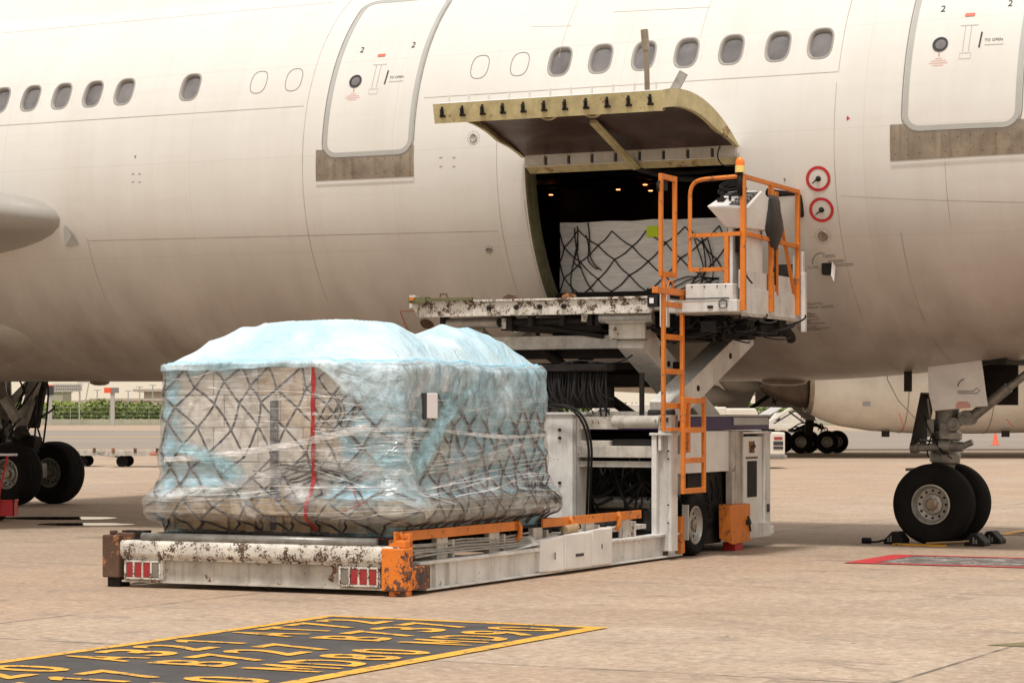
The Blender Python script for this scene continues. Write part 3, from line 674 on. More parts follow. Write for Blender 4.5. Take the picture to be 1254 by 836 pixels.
for k in range(9):      # hinge blocks
    w = (OX1 - OX0) / 9; x = OX0 + k * w; q = MB(); q.box(x + .022, x + w - .022, H0.y - .055, H0.y + .1, surf(OX0, OP1).z + .01, hz + .02); q.build('hinge_block', M['seal2'] if 'seal2' in M else M.setdefault('seal2', pm('aged_cream_paint', (.52, .49, .44), .5, dirt=.4, streak=.3)), cdoor, bevel=.006)
q = MB()
for k in range(1, 9): w = (OX1 - OX0) / 9; x = OX0 + k * w; q = MB(); q.box(x - .016, x + .016, H0.y - .03, H0.y + .1, surf(OX0, OP1).z + .012, hz + .0); q.build('hinge_lug', M['mark'], cdoor)
q = MB(); x = OX1 - .22; q.tube(bez((x, hy - .02, hz), (x - .02, hy - .2, hz - .2), (x + .1, hy - .1, hz - .3), (x + .22, hy, hz - .22)), .008, 6); q.build('ground_wire', M['black'], cdoor)

# ---- wings, belly fairing
def wing(sgn):
    q = MB(); prof = []
    for k in range(40):      # airfoil around: u 0..1 chord from LE back
        a = 2 * pi * k / 40; u = (1 - cos(a)) / 2; th = 1.0 * (1.4845 * math.sqrt(u) - .63 * u - 1.758 * u * u + 1.4215 * u ** 3 - .5075 * u ** 4)
        prof.append((u, th * (1 if a < pi else -1) * (1 if a < pi else .9)))
    st = [(-1.6, 0, 8.2, .95), (-2.7, 0, 8.0, 1.0), (-3.3, .35, 7.6, 1.0), (-5, 1.2, 6.6, .85), (-9, 3.3, 4.9, .6), (-21, 9.8, 2.0, .25)]
    V = []
    for y, sw, ch, t in st:
        for u, th in prof: V.append((WLE - sw - u * ch, y * sgn, WZ + (-y - 2.6) * .07 + th * t * 1.0 - u * .25))
    n = 40; q.add(V, [(r * n + k, r * n + (k + 1) % n, (r + 1) * n + (k + 1) % n, (r + 1) * n + k) for r in range(len(st) - 1) for k in range(n)] + [tuple((len(st) - 1) * n + k for k in range(n))])
    return q.build('wing', M['wing'], AR, smooth=True)
M['wing'] = pm('wing_grey_paint', (.4, .38, .35), .35, var=.12, scale=2, metal=.15, dirt=.5, dcol=(.2, .16, .13), bump=.03)
x, p = FS(72, 266); WLE = x + .05; WZ = surf(x, p).z - .03
print('wing LE', WLE, WZ)
w1 = wing(1); w2 = wing(-1)
q = MB(); x, p = FS(86, 287)
c = surf(x, p, .0); q.add([surf(x - .09, p + .035, .012), surf(x - .06, p + .045, .012), surf(x + .06, p - .0, .05), surf(x + .12, p - .055, .012), surf(x - .09, p - .055, .05)], [(0, 1, 2), (0, 2, 4), (2, 3, 4)]); q.build('landing_light', M['seal'], AR)
q = MB(); V = []; NS, NA = 26, 40
for i in range(NS):
    t = i / (NS - 1); x = WLE + 1.4 - t * 11; k = sin(min(1, t * 2.2) * pi / 2) ** .8
    for j in range(NA): a = 2 * pi * j / NA; V.append((x, (.3 + 1.95 * k) * cos(a), 2.88 + (.2 + .53 * k) * sin(a)))
q.add(V, [(i * NA + j, i * NA + (j + 1) % NA, (i + 1) * NA + (j + 1) % NA, (i + 1) * NA + j) for i in range(NS - 1) for j in range(NA)]); q.build('belly_fairing', M['skin'], AR, smooth=True)
for px, py, r in ((122, 464, .16), (960, 467, .32)):
    pp = onplane(AR, px, py, 'y', 0); R, zc = RZ(pp.x); q = MB(); q.lathe([(0, -.06), (.5 * r, -.055), (.9 * r, -.03), (r, .03)], (pp.x, 0, zc - R * KL(pp.x)), (0, 0, 1), 24); q.build('belly_antenna', M['sill'], AR, smooth=True)
for px in (1112,):
    pp = onplane(AR, px, 452, 'y', -.3); q = MB(); q.box(pp.x - .04, pp.x + .04, -.34, -.26, pp.z - .28, pp.z + .2); q.build('drain_mast', M['dark'], AR)

# ---- wheels and landing gear
def wheel(parent, c, axis, R, Wd, rimR, name, side=1):
    """wheel part with tyre and brake hub as sub-parts; axis points to the visible face"""
    c = Vector(c); ax = Vector(axis).normalized(); h = Wd / 2
    q = MB(); q.lathe([(rimR * 1.02, h * .62), (rimR * 1.0, h * .78), (rimR * .93, h * .80), (rimR * .88, h * .55), (rimR * .8, h * .3), (rimR * .55, h * .22), (rimR * .48, h * .42), (rimR * .3, h * .5), (rimR * .0, h * .5)], c, ax, 48)
    q.lathe([(rimR * 1.02, -h * .62), (rimR * .9, -h * .8), (rimR * .5, -h * .3), (0, -h * .3)], c, ax, 32)
    w = q.build(name, M['alu'], parent, ang=35)
    q = MB(); u = ax.cross(Vector((0, 0, 1))).normalized(); v = ax.cross(u)
    for k in range(12):
        a = 2 * pi * k / 12; d = u * cos(a) + v * sin(a); p0 = c + d * rimR * .68 + ax * h * .22
        q.tube([p0, p0 + ax * h * .12], rimR * .065, 8)
    q.build('rim_bolt', M['dark'], w)['kind'] = 'stuff'
    q = MB(); q.lathe([(rimR * .3, h * .5), (rimR * .3, h * .66), (rimR * .24, h * .72), (0, h * .72)], c, ax, 24)
    for k in range(8):
        a = 2 * pi * k / 8 + .2; d = u * cos(a) + v * sin(a); q.tube([c + d * rimR * .36 + ax * h * .4, c + d * rimR * .36 + ax * h * .56], rimR * .03, 6)
    q.build('hub_cap', M['sill'], w, ang=35)
    P = []
    prof = [(rimR * .98, .70), (rimR * 1.04, .80), (rimR * 1.15, .90), (rimR * 1.35, .985), (R * .84, .99), (R * .90, .93), (R * .95, .82), (R * .978, .66), (R * .992, .45)]
    gro = []
    for gx in (.4, .14): gro += [(R * .996, gx + .035), (R * .972, gx + .02), (R * .972, gx - .02), (R * .998, gx - .035)]
    half = prof + gro
    full = [(r, t * h) for r, t in half] + [(r, -t * h) for r, t in reversed(half)]
    q = MB(); q.lathe(full, c, ax, 72); q.build('tyre', M['tyre'], w, ang=50)
    return w
g0 = AMi @ Vector((5.38, 30.96, 0)); GZ = g0.z
NR = .508
nx_ = 0.06
wheel(AR, (nx_, -.33, GZ + NR), (0, -1, 0), NR, .37, .25, 'nose_wheel')
wheel(AR, (nx_, .33, GZ + NR), (0, -1, 0), NR, .37, .25, 'nose_wheel')
q = MB()
c0 = Vector((nx_, 0, GZ + NR)); ng = Vector((0.05, 0, 1))
q.tube([c0 + Vector((0, -.3, 0)), c0 + Vector((0, .3, 0))], .07, 16)
q.lathe([(.075, 0), (.08, .42), (.12, .43), (.14, .5), (.19, .52), (.2, .62), (.17, .66), (.17, .80), (.20, .82), (.2, .9), (.15, .92), (.15, 1.9)], c0, ng, 28)
strut = q.build('nose_gear_strut', M['strut'], AR, ang=40)
q = MB()
for s1 in (-1, 1):
    q.tube([c0 + Vector((.0, s1 * .05, .72)), c0 + Vector((.0, s1 * .2, .72))], .055, 14)
q.tube([c0 + Vector((-.28, -.17, .70)), c0 + Vector((.32, -.17, .72))], [.05, .065], 14); q.tube([c0 + Vector((-.36, -.17, .70)), c0 + Vector((-.26, -.17, .70))], .075, 14); q.tube([c0 + Vector((.02, -.19, .72)), c0 + Vector((.16, -.19, .72))], .08, 14)
q.tube([c0 + Vector((.3, -.17, .72)), c0 + Vector((.44, -.17, .78))], .04, 10)
q.box(.02, .12, -.2, -.14, .86, 1.02, Matrix.Translation(c0)); q.box(-.14, -.05, -.22, -.1, .84, 1.06, Matrix.Translation(c0))
q.tube([c0 + Vector((.2, -.16, 1.0)), c0 + Vector((.2, -.24, 1.0))], .085, 18); q.tube([c0 + Vector((.2, -.24, 1.0)), c0 + Vector((.2, -.27, 1.0))], .05, 16)
q.bar(c0 + Vector((0, -.16, .86)), c0 + Vector((.36, -.16, 1.08)), .06, .1)
q.build('steering_actuator', M['strut'], strut, bevel=.008, ang=40)
q = MB(); q.bar(c0 + Vector((-.1, 0, .5)), c0 + Vector((-.36, 0, .32)), .1, .05); q.bar(c0 + Vector((-.36, 0, .32)), c0 + Vector((-.07, 0, .05)), .1, .05); q.tube([c0 + Vector((-.3, -.12, .36)), c0 + Vector((-.3, .12, .36))], .055, 12)
q.tube([c0 + Vector((-.46, -.08, .42)), c0 + Vector((-.12, -.1, .44))], .02, 8); q.build('torque_link', M['strut'], strut, bevel=.006)
random.seed(11); q = MB()
for k in range(9):
    a_ = c0 + Vector((random.uniform(-.2, .2), random.uniform(-.26, -.14), random.uniform(.55, .8))); b2 = c0 + Vector((random.uniform(-.22, .1), random.uniform(-.2, -.14), random.uniform(.85, 1.2)))
    q.tube(bez(a_, a_ + Vector((random.uniform(-.1, .1), -.05, .05)), b2 + Vector((random.uniform(-.1, .1), -.03, -.1)), b2, 8), random.uniform(.005, .009), 6)
q.build('gear_hose', M['black'], strut)['kind'] = 'stuff'
q = MB(); p_a = c0 + Vector((.36, -.05, 1.08)); q.tube([p_a, p_a + Vector((1.5, .05, 1.15))], .05, 14); q.tube([p_a + Vector((-.02, -.12, 0)), p_a + Vector((-.02, .12, 0))], .095, 16); q.tube([p_a + Vector((.02, 0, 0)), p_a + Vector((.5, 0, .38))], .068, 14); q.build('drag_strut', M['strut'], strut, ang=40)
# gear bay door panels
pl = [onplane(AR, px, py, 'y', -.48) for px, py in ((1136, 446), (1142, 443), (1201, 437), (1209, 497), (1142, 503), (1137, 480))]
q = MB(); q.prism([(p.x, p.z) for p in pl], lambda a, b, c: (a, -.48 + c, b), .03); dpn = q.build('gear_door', M['white2'] if 'white2' in M else M.setdefault('white2', pm('clean_white_panel', (.72, .705, .69), .4, var=.07, dirt=.25)), AR, bevel=.006)
q = MB(); cx = (pl[1].x + pl[2].x) / 2 + .12; cz = (pl[1].z + pl[4].z) / 2 - .04
def flat_text(mb, body, x, z, s_, y): v, f = text2d(body, s_); mb.add([(x + a, y, z + b) for a, b in v], f)
q.tube([(cx - .1, -.485, cz - .02), (cx + .1, -.485, cz - .02), (cx + .14, -.485, cz + .02), (cx + .18, -.485, cz - .01), (cx + .14, -.485, cz - .05), (cx + .1, -.485, cz - .045), (cx - .1, -.485, cz - .045)], .004, 5, True)
q.tube(bez((cx - .1, -.485, cz + .04), (cx - .09, -.485, cz + .09), (cx - .06, -.485, cz + .12), (cx - .02, -.485, cz + .13), 6), .006, 5)
q.build('hook_symbol', M['mark'], dpn)
q = MB()
for k in range(4): q.box(cx - .12 + .02 * (k == 0), cx + .06 - .03 * (k == 0), -.487, -.4825, cz - .16 - k * .022, cz - .149 - k * .022)
q.build('warning_text', M['redmark'], dpn)
q = MB(); p0 = pl[2]; q.box(p0.x - .9, p0.x + .3, -.42, .42, GZ + 2.25, GZ + 2.9); q.build('gear_bay', M['dark'], AR)
q = MB(); q.box(p0.x - .7, p0.x + .22, .36, .40, GZ + 1.75, GZ + 2.4); q.build('gear_door', M['dark'], AR)
fl_ = [onplane(AR, px, py, 'y', -.3) for px, py in ((1127, 480), (1131, 483), (1119, 543), (1114, 545))]
q = MB(); q.prism([(p.x, p.z) for p in fl_], lambda a, b, c: (a, -.3 + c, b), .5); q.build('gear_door', M['dark'], AR, bevel=.01)
q = MB(); q.tube([(fl_[1].x, -.1, fl_[1].z), c0 + Vector((-.05, -.05, 1.1))], .015, 8); q.tube([(fl_[2].x, -.1, fl_[2].z + .05), c0 + Vector((-.1, -.05, .78))], .015, 8); q.tube([(fl_[1].x + .02, -.2, fl_[1].z - .05), c0 + Vector((-.1, -.1, .8))], .012, 8); q.build('door_link', M['strut'], AR)
# far main gear
mgA = AMi @ Vector((-8.98, 44.0, 0)); mgB = AMi @ Vector((-8.31, 44.8, 0))
MR = .575; MX, MY = mgA.x, mgA.y; MZ = mgA.z
for k, (ox, oy) in enumerate(((0, 0), (0, 1.2), (-1.4, 0), (-1.4, 1.2))): wheel(AR, (MX + ox, MY + oy, MZ + MR), (0, -1, 0), MR, .46, .27, 'main_wheel')
q = MB(); c1 = Vector((MX - .7, MY + .6, MZ + MR))
q.bar(c1 + Vector((.9, 0, .05)), c1 + Vector((-.9, 0, .05)), .26, .26); q.tube([c1 + Vector((.7, -.6, 0)), c1 + Vector((.7, .6, 0))], .09, 14); q.tube([c1 + Vector((-.7, -.6, 0)), c1 + Vector((-.7, .6, 0))], .09, 14)
q.lathe([(.13, 0), (.13, .8), (.2, .82), (.2, 2.6)], c1, (0, -.06, 1), 24); q.bar(c1 + Vector((.5, -.2, .35)), c1 + Vector((.1, -.2, 1.0)), .2, .12); q.bar(c1 + Vector((.2, -.2, .9)), c1 + Vector((.9, -1.2, 2.1)), .14, .14); q.bar(c1 + Vector((-.3, 0, .9)), c1 + Vector((1.3, .0, 2.2)), .12, .12)
q.build('main_gear_strut', M['strut'], AR, ang=40)
random.seed(5); q = MB()
for k in range(14):
    a_ = c1 + Vector((random.uniform(0, .9), random.uniform(-.5, .1), random.uniform(.3, .9))); b2 = c1 + Vector((random.uniform(0, 1.1), random.uniform(-.4, .2), random.uniform(.9, 2.0)))
    q.tube(bez(a_, a_ + Vector((.1, -.1, .1)), b2 + Vector((.1, 0, -.1)), b2, 8), .018, 6)
for k in range(9): o_ = c1 + Vector((random.uniform(.1, .9), random.uniform(-.5, 0), random.uniform(.4, .85))); q.box(-.1, .1, -.1, .1, -.09, .09, Matrix.Translation(o_) @ Matrix.Rotation(random.random(), 4, 'Y'))
q.build('brake_line', M['dark'], AR)['kind'] = 'stuff'
q = MB(); pA = [onplane(AR, px, py, 'y', MY + .9) for px, py in ((33, 455), (57, 455), (45, 524), (31, 524))]; q.prism([(p.x, p.z) for p in pA], lambda a, b, c: (a, MY + .9 + c, b), .1)
q.build('gear_door', M['dark'], AR, bevel=.01)
q = MB(); q.bar(onplane(AR, 44, 466, 'y', MY + .4), onplane(AR, 22, 536, 'y', MY + .4), .12, .18); q.bar(onplane(AR, -8, 466, 'y', MY), onplane(AR, 22, 515, 'y', MY), .12, .16); q.build('gear_brace', M['strut'], AR)

# wheel chocks
def chock(x, y, label, rz=0, dirn=1):
    w = AR.matrix_world @ Vector((x, y, GZ)); r_ = root('wheel_chock', (w.x, w.y, 0), -28 + rz, label=label, cat='wheel chock', group='black rubber wheel chocks at the nose wheels')
    q = MB(); q.prism([(-.13, 0), (.13, 0), (.13, .05), (.02, .16), (-.05, .16), (-.13, .06)], lambda a, b, c: (a * dirn, -.13 + c, b), .26); o = q.build('chock_body', M['black'], r_, bevel=.012)
    q = MB()
    for k in range(2): q.box(-.02 + .035 * k if dirn > 0 else -.04 - .035 * k, -.0 + .035 * k if dirn > 0 else -.02 - .035 * k, -.134, -.131, .03, .11 - .025 * k)
    q.build('grey_mark', M['markg'], r_)
    return r_
chock(-.43, -.33, 'black rubber chock behind the near nose wheel, nearest the loader', 0, -1)
chock(.62, -.33, 'black rubber chock ahead of the near nose wheel, between the two', 0, 1)
chock(.62, .33, 'black rubber chock ahead of the far nose wheel', 0, 1)
w = AR.matrix_world @ Vector((0, 0, 0)); q = MB()
q.tube(bez(AR.matrix_world @ Vector((-.75, -.42, GZ + .02)), AR.matrix_world @ Vector((-.6, -.5, GZ + .01)), AR.matrix_world @ Vector((-.6, -.4, GZ + .05)), AR.matrix_world @ Vector((-.5, -.4, GZ + .05))), .014, 6)
q.tube([AR.matrix_world @ Vector((-.85, -.42, GZ + .03)), AR.matrix_world @ Vector((-.74, -.42, GZ + .03))], .04, 8)
tag(q.build('chock_rope', M['black']), 'short black rope with knotted end lying by the rear chock', 'rope')
q = MB(); T_ = AR.matrix_world @ Matrix.Translation((0, -.62, GZ)); q.box(-.35, .3, -.11, .08, .001, .02, T_); tag(q.build('chock_bar', M['yellow'], bevel=.004), 'flat yellow bar lying in front of the near nose wheel', 'bar')
q = MB(); q.tube(bez(AR.matrix_world @ Vector((.05, -.6, GZ + .03)), AR.matrix_world @ Vector((.25, -.6, GZ + .05)), AR.matrix_world @ Vector((.4, -.55, GZ + .05)), AR.matrix_world @ Vector((.56, -.48, GZ + .07))), .012, 6); tag(q.build('chock_rope', M['wood']), 'thin pale rope from the yellow bar to the middle chock', 'rope')

# ------------------------------------------------------------------ CARGO LOADER
LR = root('cargo_loader', (-.98, 21.8, 0), -25.5, label='worn white and orange scissor-lift cargo loader under the open door', cat='cargo loader')
bpy.context.view_layer.update()
def LP(px, py, ax, v): return onplane(LR, px, py, ax, v)
# rear bumper beam
q = MB(); q.prism(rrect(-.07, .1, .28, .445, .05, 4), lambda a, b, c: (-2.97 + c, a, b), 2.97); q.box(-2.97, 0, -.03, .02, .265, .285)
beam = q.build('rear_beam', M['worn'], LR, ang=40)
q = MB(); q.box(-2.97, -.02, .02, .06, .065, .27); q.box(-2.97, -.02, -.03, .05, .05, .068); q.build('beam_web', M['dirtywhite'], beam)
for x0, ords in ((-2.93, 'rrrc'), (-.62, 'crrr')):
    q = MB(); q.box(x0, x0 + .42, -.04, .02, .072, .262)
    lp = q.build('lamp_panel', M['worn'], beam, bevel=.006)
    for k, ch in enumerate(ords):
        q = MB(); q.box(x0 + .03 + k * .095, x0 + .103 + k * .095, -.052, -.038, .098, .238); q.build('tail_lamp', M['redlens' if ch == 'r' else 'clearlens'], lp, bevel=.008)
    q = MB()
    for k in range(5): q.box(x0 + .008 + k * .0965, x0 + .026 + k * .0965, -.058, -.038, .09, .246)
    for zz in (.082, .24): q.box(x0 + .008, x0 + .41, -.057, -.038, zz, zz + .014)
    q.build('lamp_guard', M['worn'], lp)
# corner blocks with feet
q = MB(); q.box(-3.15, -2.96, -.09, .16, .09, .49); q.box(-3.05, -2.85, -.02, .12, .44, .51); q.tube([(-3.08, 0, .49), (-3.08, 0, .53)], .04, 8); cb = q.build('corner_block', M['rust'], LR, bevel=.012); tag(cb, 'rusty brown left corner block')
q = MB(); q.box(-3.13, -2.99, -.03, .14, .0, .09); q.build('foot', M['dark'], cb, bevel=.006)
q = MB(); q.box(-.16, .06, -.09, .1, .05, .43); q.box(.0, .07, .0, .42, .05, .26); q.box(-.12, .05, -.03, .12, .43, .5); q.box(-.02, .05, .05, .12, .4, .56); cb = q.build('corner_block', M['orangeworn'], LR, bevel=.01); tag(cb, 'chipped orange right corner block')
q = MB(); q.box(-.11, .05, -.04, .1, .0, .05); q.tube([(-.03, -.045, .03), (-.03, -.03, .03)], .018, 10); q.build('foot', M['orangeworn'], cb, bevel=.005)
q = MB(); q.box(.068, .074, .2, .27, .11, .2); q.build('slot', M['mark'], cb)
# side beams (I section with stiffeners)
def side_beam(x):
    q = MB(); s1 = 1 if x > -1 else -1
    q.box(x - .13, x + .03, .42, 6.72, .025, .045); q.box(x - .13, x + .03, .3, 6.72, .262, .29); q.box(x - .06, x - .02, .3, 6.72, .04, .27); q.box(x - .14, x + .032, 6.66, 6.72, .025, .292)
    for y in (.62, .9): q.box(x - .03, x + .02, y, y + .015, .04, .266)
    b = q.build('side_beam', M['white'], LR, bevel=.004); return b
sb = side_beam(0.0); side_beam(-3.07)
# folded white step box on the side
q = MB(); YS = [(2.86, .0), (3.35, .045), (4.05, .045), (4.62, .03)]
for (ya, xa), (yb, xb), zt in ((YS[0], YS[1], .40), (YS[1], YS[2], .41), (YS[2], YS[3], .43)):
    q.add([(xa + .035, ya + .008, .05), (xb + .035, yb - .008, .045), (xb + .035, yb - .008, zt), (xa + .035, ya + .008, zt - (.03 if ya < 3 else 0)), (-.05, ya + .008, .05), (-.05, yb - .008, .05), (-.05, yb - .008, zt), (-.05, ya + .008, zt - .03)], [(0, 1, 2, 3), (4, 7, 6, 5), (0, 3, 7, 4), (1, 5, 6, 2), (3, 2, 6, 7), (0, 4, 5, 1)])
st = q.build('step_box', M['white2'], LR, bevel=.012)
q = MB(); q.box(.079, .084, 3.62, 3.82, .17, .2); q.box(.079, .0835, 3.1, 3.12, .17, .24); q.box(.066, .078, 4.3, 4.32, .22, .27); q.build('slot', M['mark'], st)
q = MB(); q.add([(-.1, 2.1, .29), (.03, 2.1, .29), (.03, 2.9, .33), (-.1, 2.9, .42)], [(0, 1, 2, 3)]); q.box(-.1, .02, 1.95, 2.9, .285, .30); q.build('step_plate', M['white'], LR)
# orange guide rails with brackets
for y0, y1, ys in ((-.03, 2.55, (.05, 2.5)), (3.1, 5.68, (3.75, 5.0))):
    q = MB(); q.box(-.07, -.045, y0, y1, .485, .575)
    r_ = q.build('guide_rail', M['orange'], LR, bevel=.004)
    for y in ys:
        q = MB(); q.tube([(-.05, y, .57), (-.03, y + .02, .52), (-.03, y + .02, .44), (-.06, y, .38)], .028, 8); q.build('rail_hook', M['orange'], r_, smooth=True)
# roller deck
q = MB(); q.box(-2.95, -.1, .12, 5.95, .36, .41)
for y in (.8, 1.9, 2.9, 4.2, 5.2): q.box(-.12, -.06, y, y + .22, .29, .49); q.box(-.11, -.05, y + .3, y + .34, .29, .46)
dk = q.build('deck_frame', M['dirtywhite'], LR, bevel=.004)
q = MB()
for k in range(24): y = .25 + k * .24; q.tube([(-2.8, y, .435), (-.2, y, .435)], .035, 10)
q.build('deck_roller', M['dark'], dk)['kind'] = 'stuff'
q = MB(); q.box(-2.9, -.12, .06, .1, .44, .5); q.box(-3.0, -2.75, .02, .14, .45, .53); q.build('deck_lip', M['dark'], dk)
q = MB(); q.tube([(-2.75, -.0, .47), (-.25, -.0, .47)], .045, 14); q.build('end_roller', M['strut'], dk, smooth=True)
random.seed(21); q = MB()
for k in range(5): 
    z = .34 + .025 * k; q.tube([(-.03 - .01 * k, .3 + .5 * j, z + random.uniform(-.012, .012)) for j in range(6)], .010, 6)
q.build('deck_cable', M['alu'], dk)
q = MB(); q.tube([(-.04, 3.6, .44), (-.02, 3.85, .46)], .045, 10); q.build('timber_wedge', M['wood'], LR)
# uprights and cross beams of the lift frame
for x0, x1, zt, z0 in ((-1.42, -1.02, 1.65, .35), (-.10, .13, 1.42, .1)):
    q = MB(); yd = 6.5 if x1 < -1 else 6.32; q.box(x0, x0 + .06, 6.1, yd, z0, zt); q.box(x1 - .05, x1, 6.1, yd, z0, zt) if x1 < -1 else q.box(x1 - .04, x1, 6.12, yd, z0, zt); q.box(x0 + .05, x1 - .02, 6.2, 6.24, z0, zt); q.box(x0 - .02, x1 + .02, 6.08, yd + .02, zt - .03, zt) 
    if x1 < -1: q.box(x0 + .05, x1, 6.1, 6.13, z0, zt)
    o = q.build('upright_post', M['white'], LR, bevel=.006)
    q = MB()
    for zz in (zt - .2, zt - .29, zt - .8, zt - 1.0): q.tube([(x0 + .2, 6.08, zz), (x0 + .2, 6.13, zz)], .018 if x1 < -1 else .007, 10)
    q.build('bolt', M['dark'], o)['kind'] = 'stuff'
q = MB(); q.box(-3.1, -2.8, 6.1, 6.5, .1, 1.65); q.build('upright_post', M['white'], LR, bevel=.006)
q = MB(); q.box(-1.05, -.08, 6.14, 6.4, 1.14, 1.27); q.box(-1.05, -.09, 6.18, 6.36, 1.03, 1.1); q.box(-1.02, -.65, 6.2, 6.45, 1.27, 1.33); q.build('cross_beam', M['dirtywhite'], LR, bevel=.006)
q = MB(); q.box(-.62, -.1, 6.25, 6.5, 1.275, 1.345); q.build('cross_plate', M['dark'], LR)
q = MB(); q.tube([(-.62, 6.25, 1.54), (-.05, 6.25, 1.54)], .075, 18); q.box(-1.05, -.55, 6.2, 6.34, 1.46, 1.6); q.box(-1.05, -.1, 6.5, 6.6, 1.56, 1.66); q.box(-.06, .1, 6.2, 6.4, 1.43, 1.62); q.box(-.04, .09, 6.19, 6.21, 1.53, 1.6); q.build('pivot_tube', M['dirtywhite'], LR, ang=40)
q = MB(); q.box(-.03, .07, 6.18, 6.192, 1.54, 1.59); q.build('tube_end', M['mark'], LR)
# machinery behind the uprights
q = MB(); q.box(-2.9, -.1, 7.2, 9.3, .25, 1.0); q.box(-2.9, -.5, 8.0, 9.4, 1.0, 1.42); q.box(-1.0, -.15, 6.6, 7.1, .2, .55); q.box(-2.7, -1.5, 6.6, 7.0, .3, 1.2)
eng = q.build('engine_block', M['dark'], LR, bevel=.02)
q = MB(); q.box(-.42, -.1, 6.9, 6.98, .65, 1.1); q.box(-.4, -.3, 6.6, 6.7, .3, .6); q.tube([(-1.0, 6.6, .62), (-.3, 6.6, .62)], .07, 14); q.tube([(-1.0, 6.65, .5), (-.3, 6.65, .5)], .04, 12); q.build('pump_unit', M['strut'], eng, ang=40)
q = MB(); q.tube([(-.22, 6.56, .56), (-.22, 6.54, .56)], .03, 12); q.build('filter_cap', M['paper'], eng)
random.seed(4); q = MB()
for k in range(46):
    x, z = random.uniform(-1.0, -.15), random.uniform(.55, 1.1); a_ = Vector((x, random.uniform(6.5, 6.75), z)); b2 = Vector((x + random.uniform(-.3, .3), random.uniform(6.5, 6.9), random.uniform(.3, 1.15)))
    q.tube(bez(a_, a_ + Vector((random.uniform(-.15, .15), -.12, random.uniform(-.3, .3))), b2 + Vector((random.uniform(-.15, .15), -.1, random.uniform(-.3, .3))), b2, 10), random.choice((.009, .013, .018)), 6)
for k in range(14): o_ = Vector((random.uniform(-1, -.15), random.uniform(6.7, 6.95), random.uniform(.5, 1.05))); q.box(-.07, .07, -.07, .07, -.05, .05, Matrix.Translation(o_))
q.build('hydraulic_hose', M['black'], eng)['kind'] = 'stuff'
# thick hose loops by the left upright
q = MB()
for dx in (0, .06): q.tube(bez((-1.35 + dx, 6.0, 1.72), (-1.0 + dx, 5.95, 1.78), (-.82 + dx * .6, 5.95, 1.6), (-.84 + dx * .6, 6.05, 1.2), 14) + [Vector((-.9 + dx * .6, 6.12, .4))], .015, 8)
q.tube(bez((-1.9, 5.9, 1.85), (-1.6, 5.9, 1.7), (-1.3, 5.9, 1.75), (-1.1, 5.95, 1.66)), .012, 6)
q.build('feed_hose', M['black'], LR, smooth=True)
# engine cover, side panels
q = MB(); q.box(-2.95, .02, 6.72, 9.68, 1.44, 1.60); ec = q.build('engine_cover', M['purple'], LR, bevel=.01)
q = MB(); q.box(-2.97, .035, 6.7, 9.7, 1.60, 1.625); q.build('cover_trim', M['seal'], ec, bevel=.004)
q = MB(); q.box(.021, .03, 8.4, 9.62, 1.5, 1.59); q.build('cover_label', M['seal'], ec)
q = MB(); q.box(-.04, .0, 6.5, 8.3, .95, 1.435); q.box(-.02, .012, 6.1, 6.9, 1.22, 1.44); sp_ = q.build('side_panel', M['white2'], LR, bevel=.008)
q = MB(); q.box(-.04, .04, 8.3, 8.62, .12, 1.43); q.box(-.05, .05, 8.42, 8.47, .12, 1.43); q.box(-.05, .06, 8.6, 8.64, .12, 1.43); q.build('frame_post', M['dirtywhite'], LR, bevel=.004)
q = MB(); q.box(-.06, .02, 8.66, 9.42, .28, 1.36); dpp = q.build('access_door', M['white2'], LR, bevel=.008)
q = MB(); q.box(.02, .032, 8.88, 9.2, .62, 1.06); q.build('louvre', M['dark'], dpp, bevel=.004)
q = MB(); q.box(.02, .034, 8.84, 9.22, 1.09, 1.11); q.box(.02, .03, 8.95, 9.12, 1.16, 1.3); q.box(.02, .03, 8.98, 9.16, 1.22, 1.26); q.build('rust_mark', M['rust'], dpp)
q = MB(); q.box(-.06, .05, 9.44, 9.64, .3, 1.4); q.box(-.06, .06, 8.6, 9.66, 1.39, 1.42); q.box(-.08, .06, 8.66, 9.66, .12, .3); q.box(-.07, .07, 9.62, 9.72, .14, .24); q.box(-3.0, -2.9, 6.6, 9.66, .12, 1.42); q.box(-2.95, 0, 9.62, 9.68, .12, 1.43); q.build('fender_frame', M['white'], LR, bevel=.006)
q = MB(); q.box(.055, .07, 9.5, 9.56, .42, .52); q.build('slot', M['mark'], LR)
q = MB(); q.box(-.3, -.1, 7.6, 8.3, .1, .35); q.box(-.3, -.12, 7.4, 8.3, .35, .95); q.build('under_tray', M['dark'], LR)
q = MB()
for k in range(8): a_ = Vector((-.09, random.uniform(7.6, 8.2), random.uniform(.75, .93))); b2 = Vector((-.09, random.uniform(7.6, 8.2), random.uniform(.4, .7))); q.tube(bez(a_, a_ + Vector((.03, .2, -.25)), b2 + Vector((.03, -.2, -.15)), b2), .010, 6)
q.build('cable', M['black'], LR)
q = MB(); q.add([(-.02, 8.02, .16), (.12, 8.1, .08), (.12, 8.72, .10), (-.02, 8.72, .1), (-.02, 8.0, .56), (.12, 8.02, .55), (.12, 8.72, .55), (-.02, 8.72, .56)], [(3, 2, 1, 0), (4, 5, 6, 7), (0, 1, 5, 4), (1, 2, 6, 5), (2, 3, 7, 6), (3, 0, 4, 7)]); q.build('outrigger_guard', M['orange'], LR, bevel=.008)
q = MB(); q.tube([(.125, 8.6, .36), (.14, 8.6, .3)], .04, 10); q.tube([(.13, 8.62, .4), (.13, 8.7, .22)], .012, 6); q.build('latch', M['dark'], LR)
q = MB(); q.box(-.08, .08, 8.3, 8.56, 0, .1); q.build('outrigger_foot', M['red'], LR, bevel=.006)
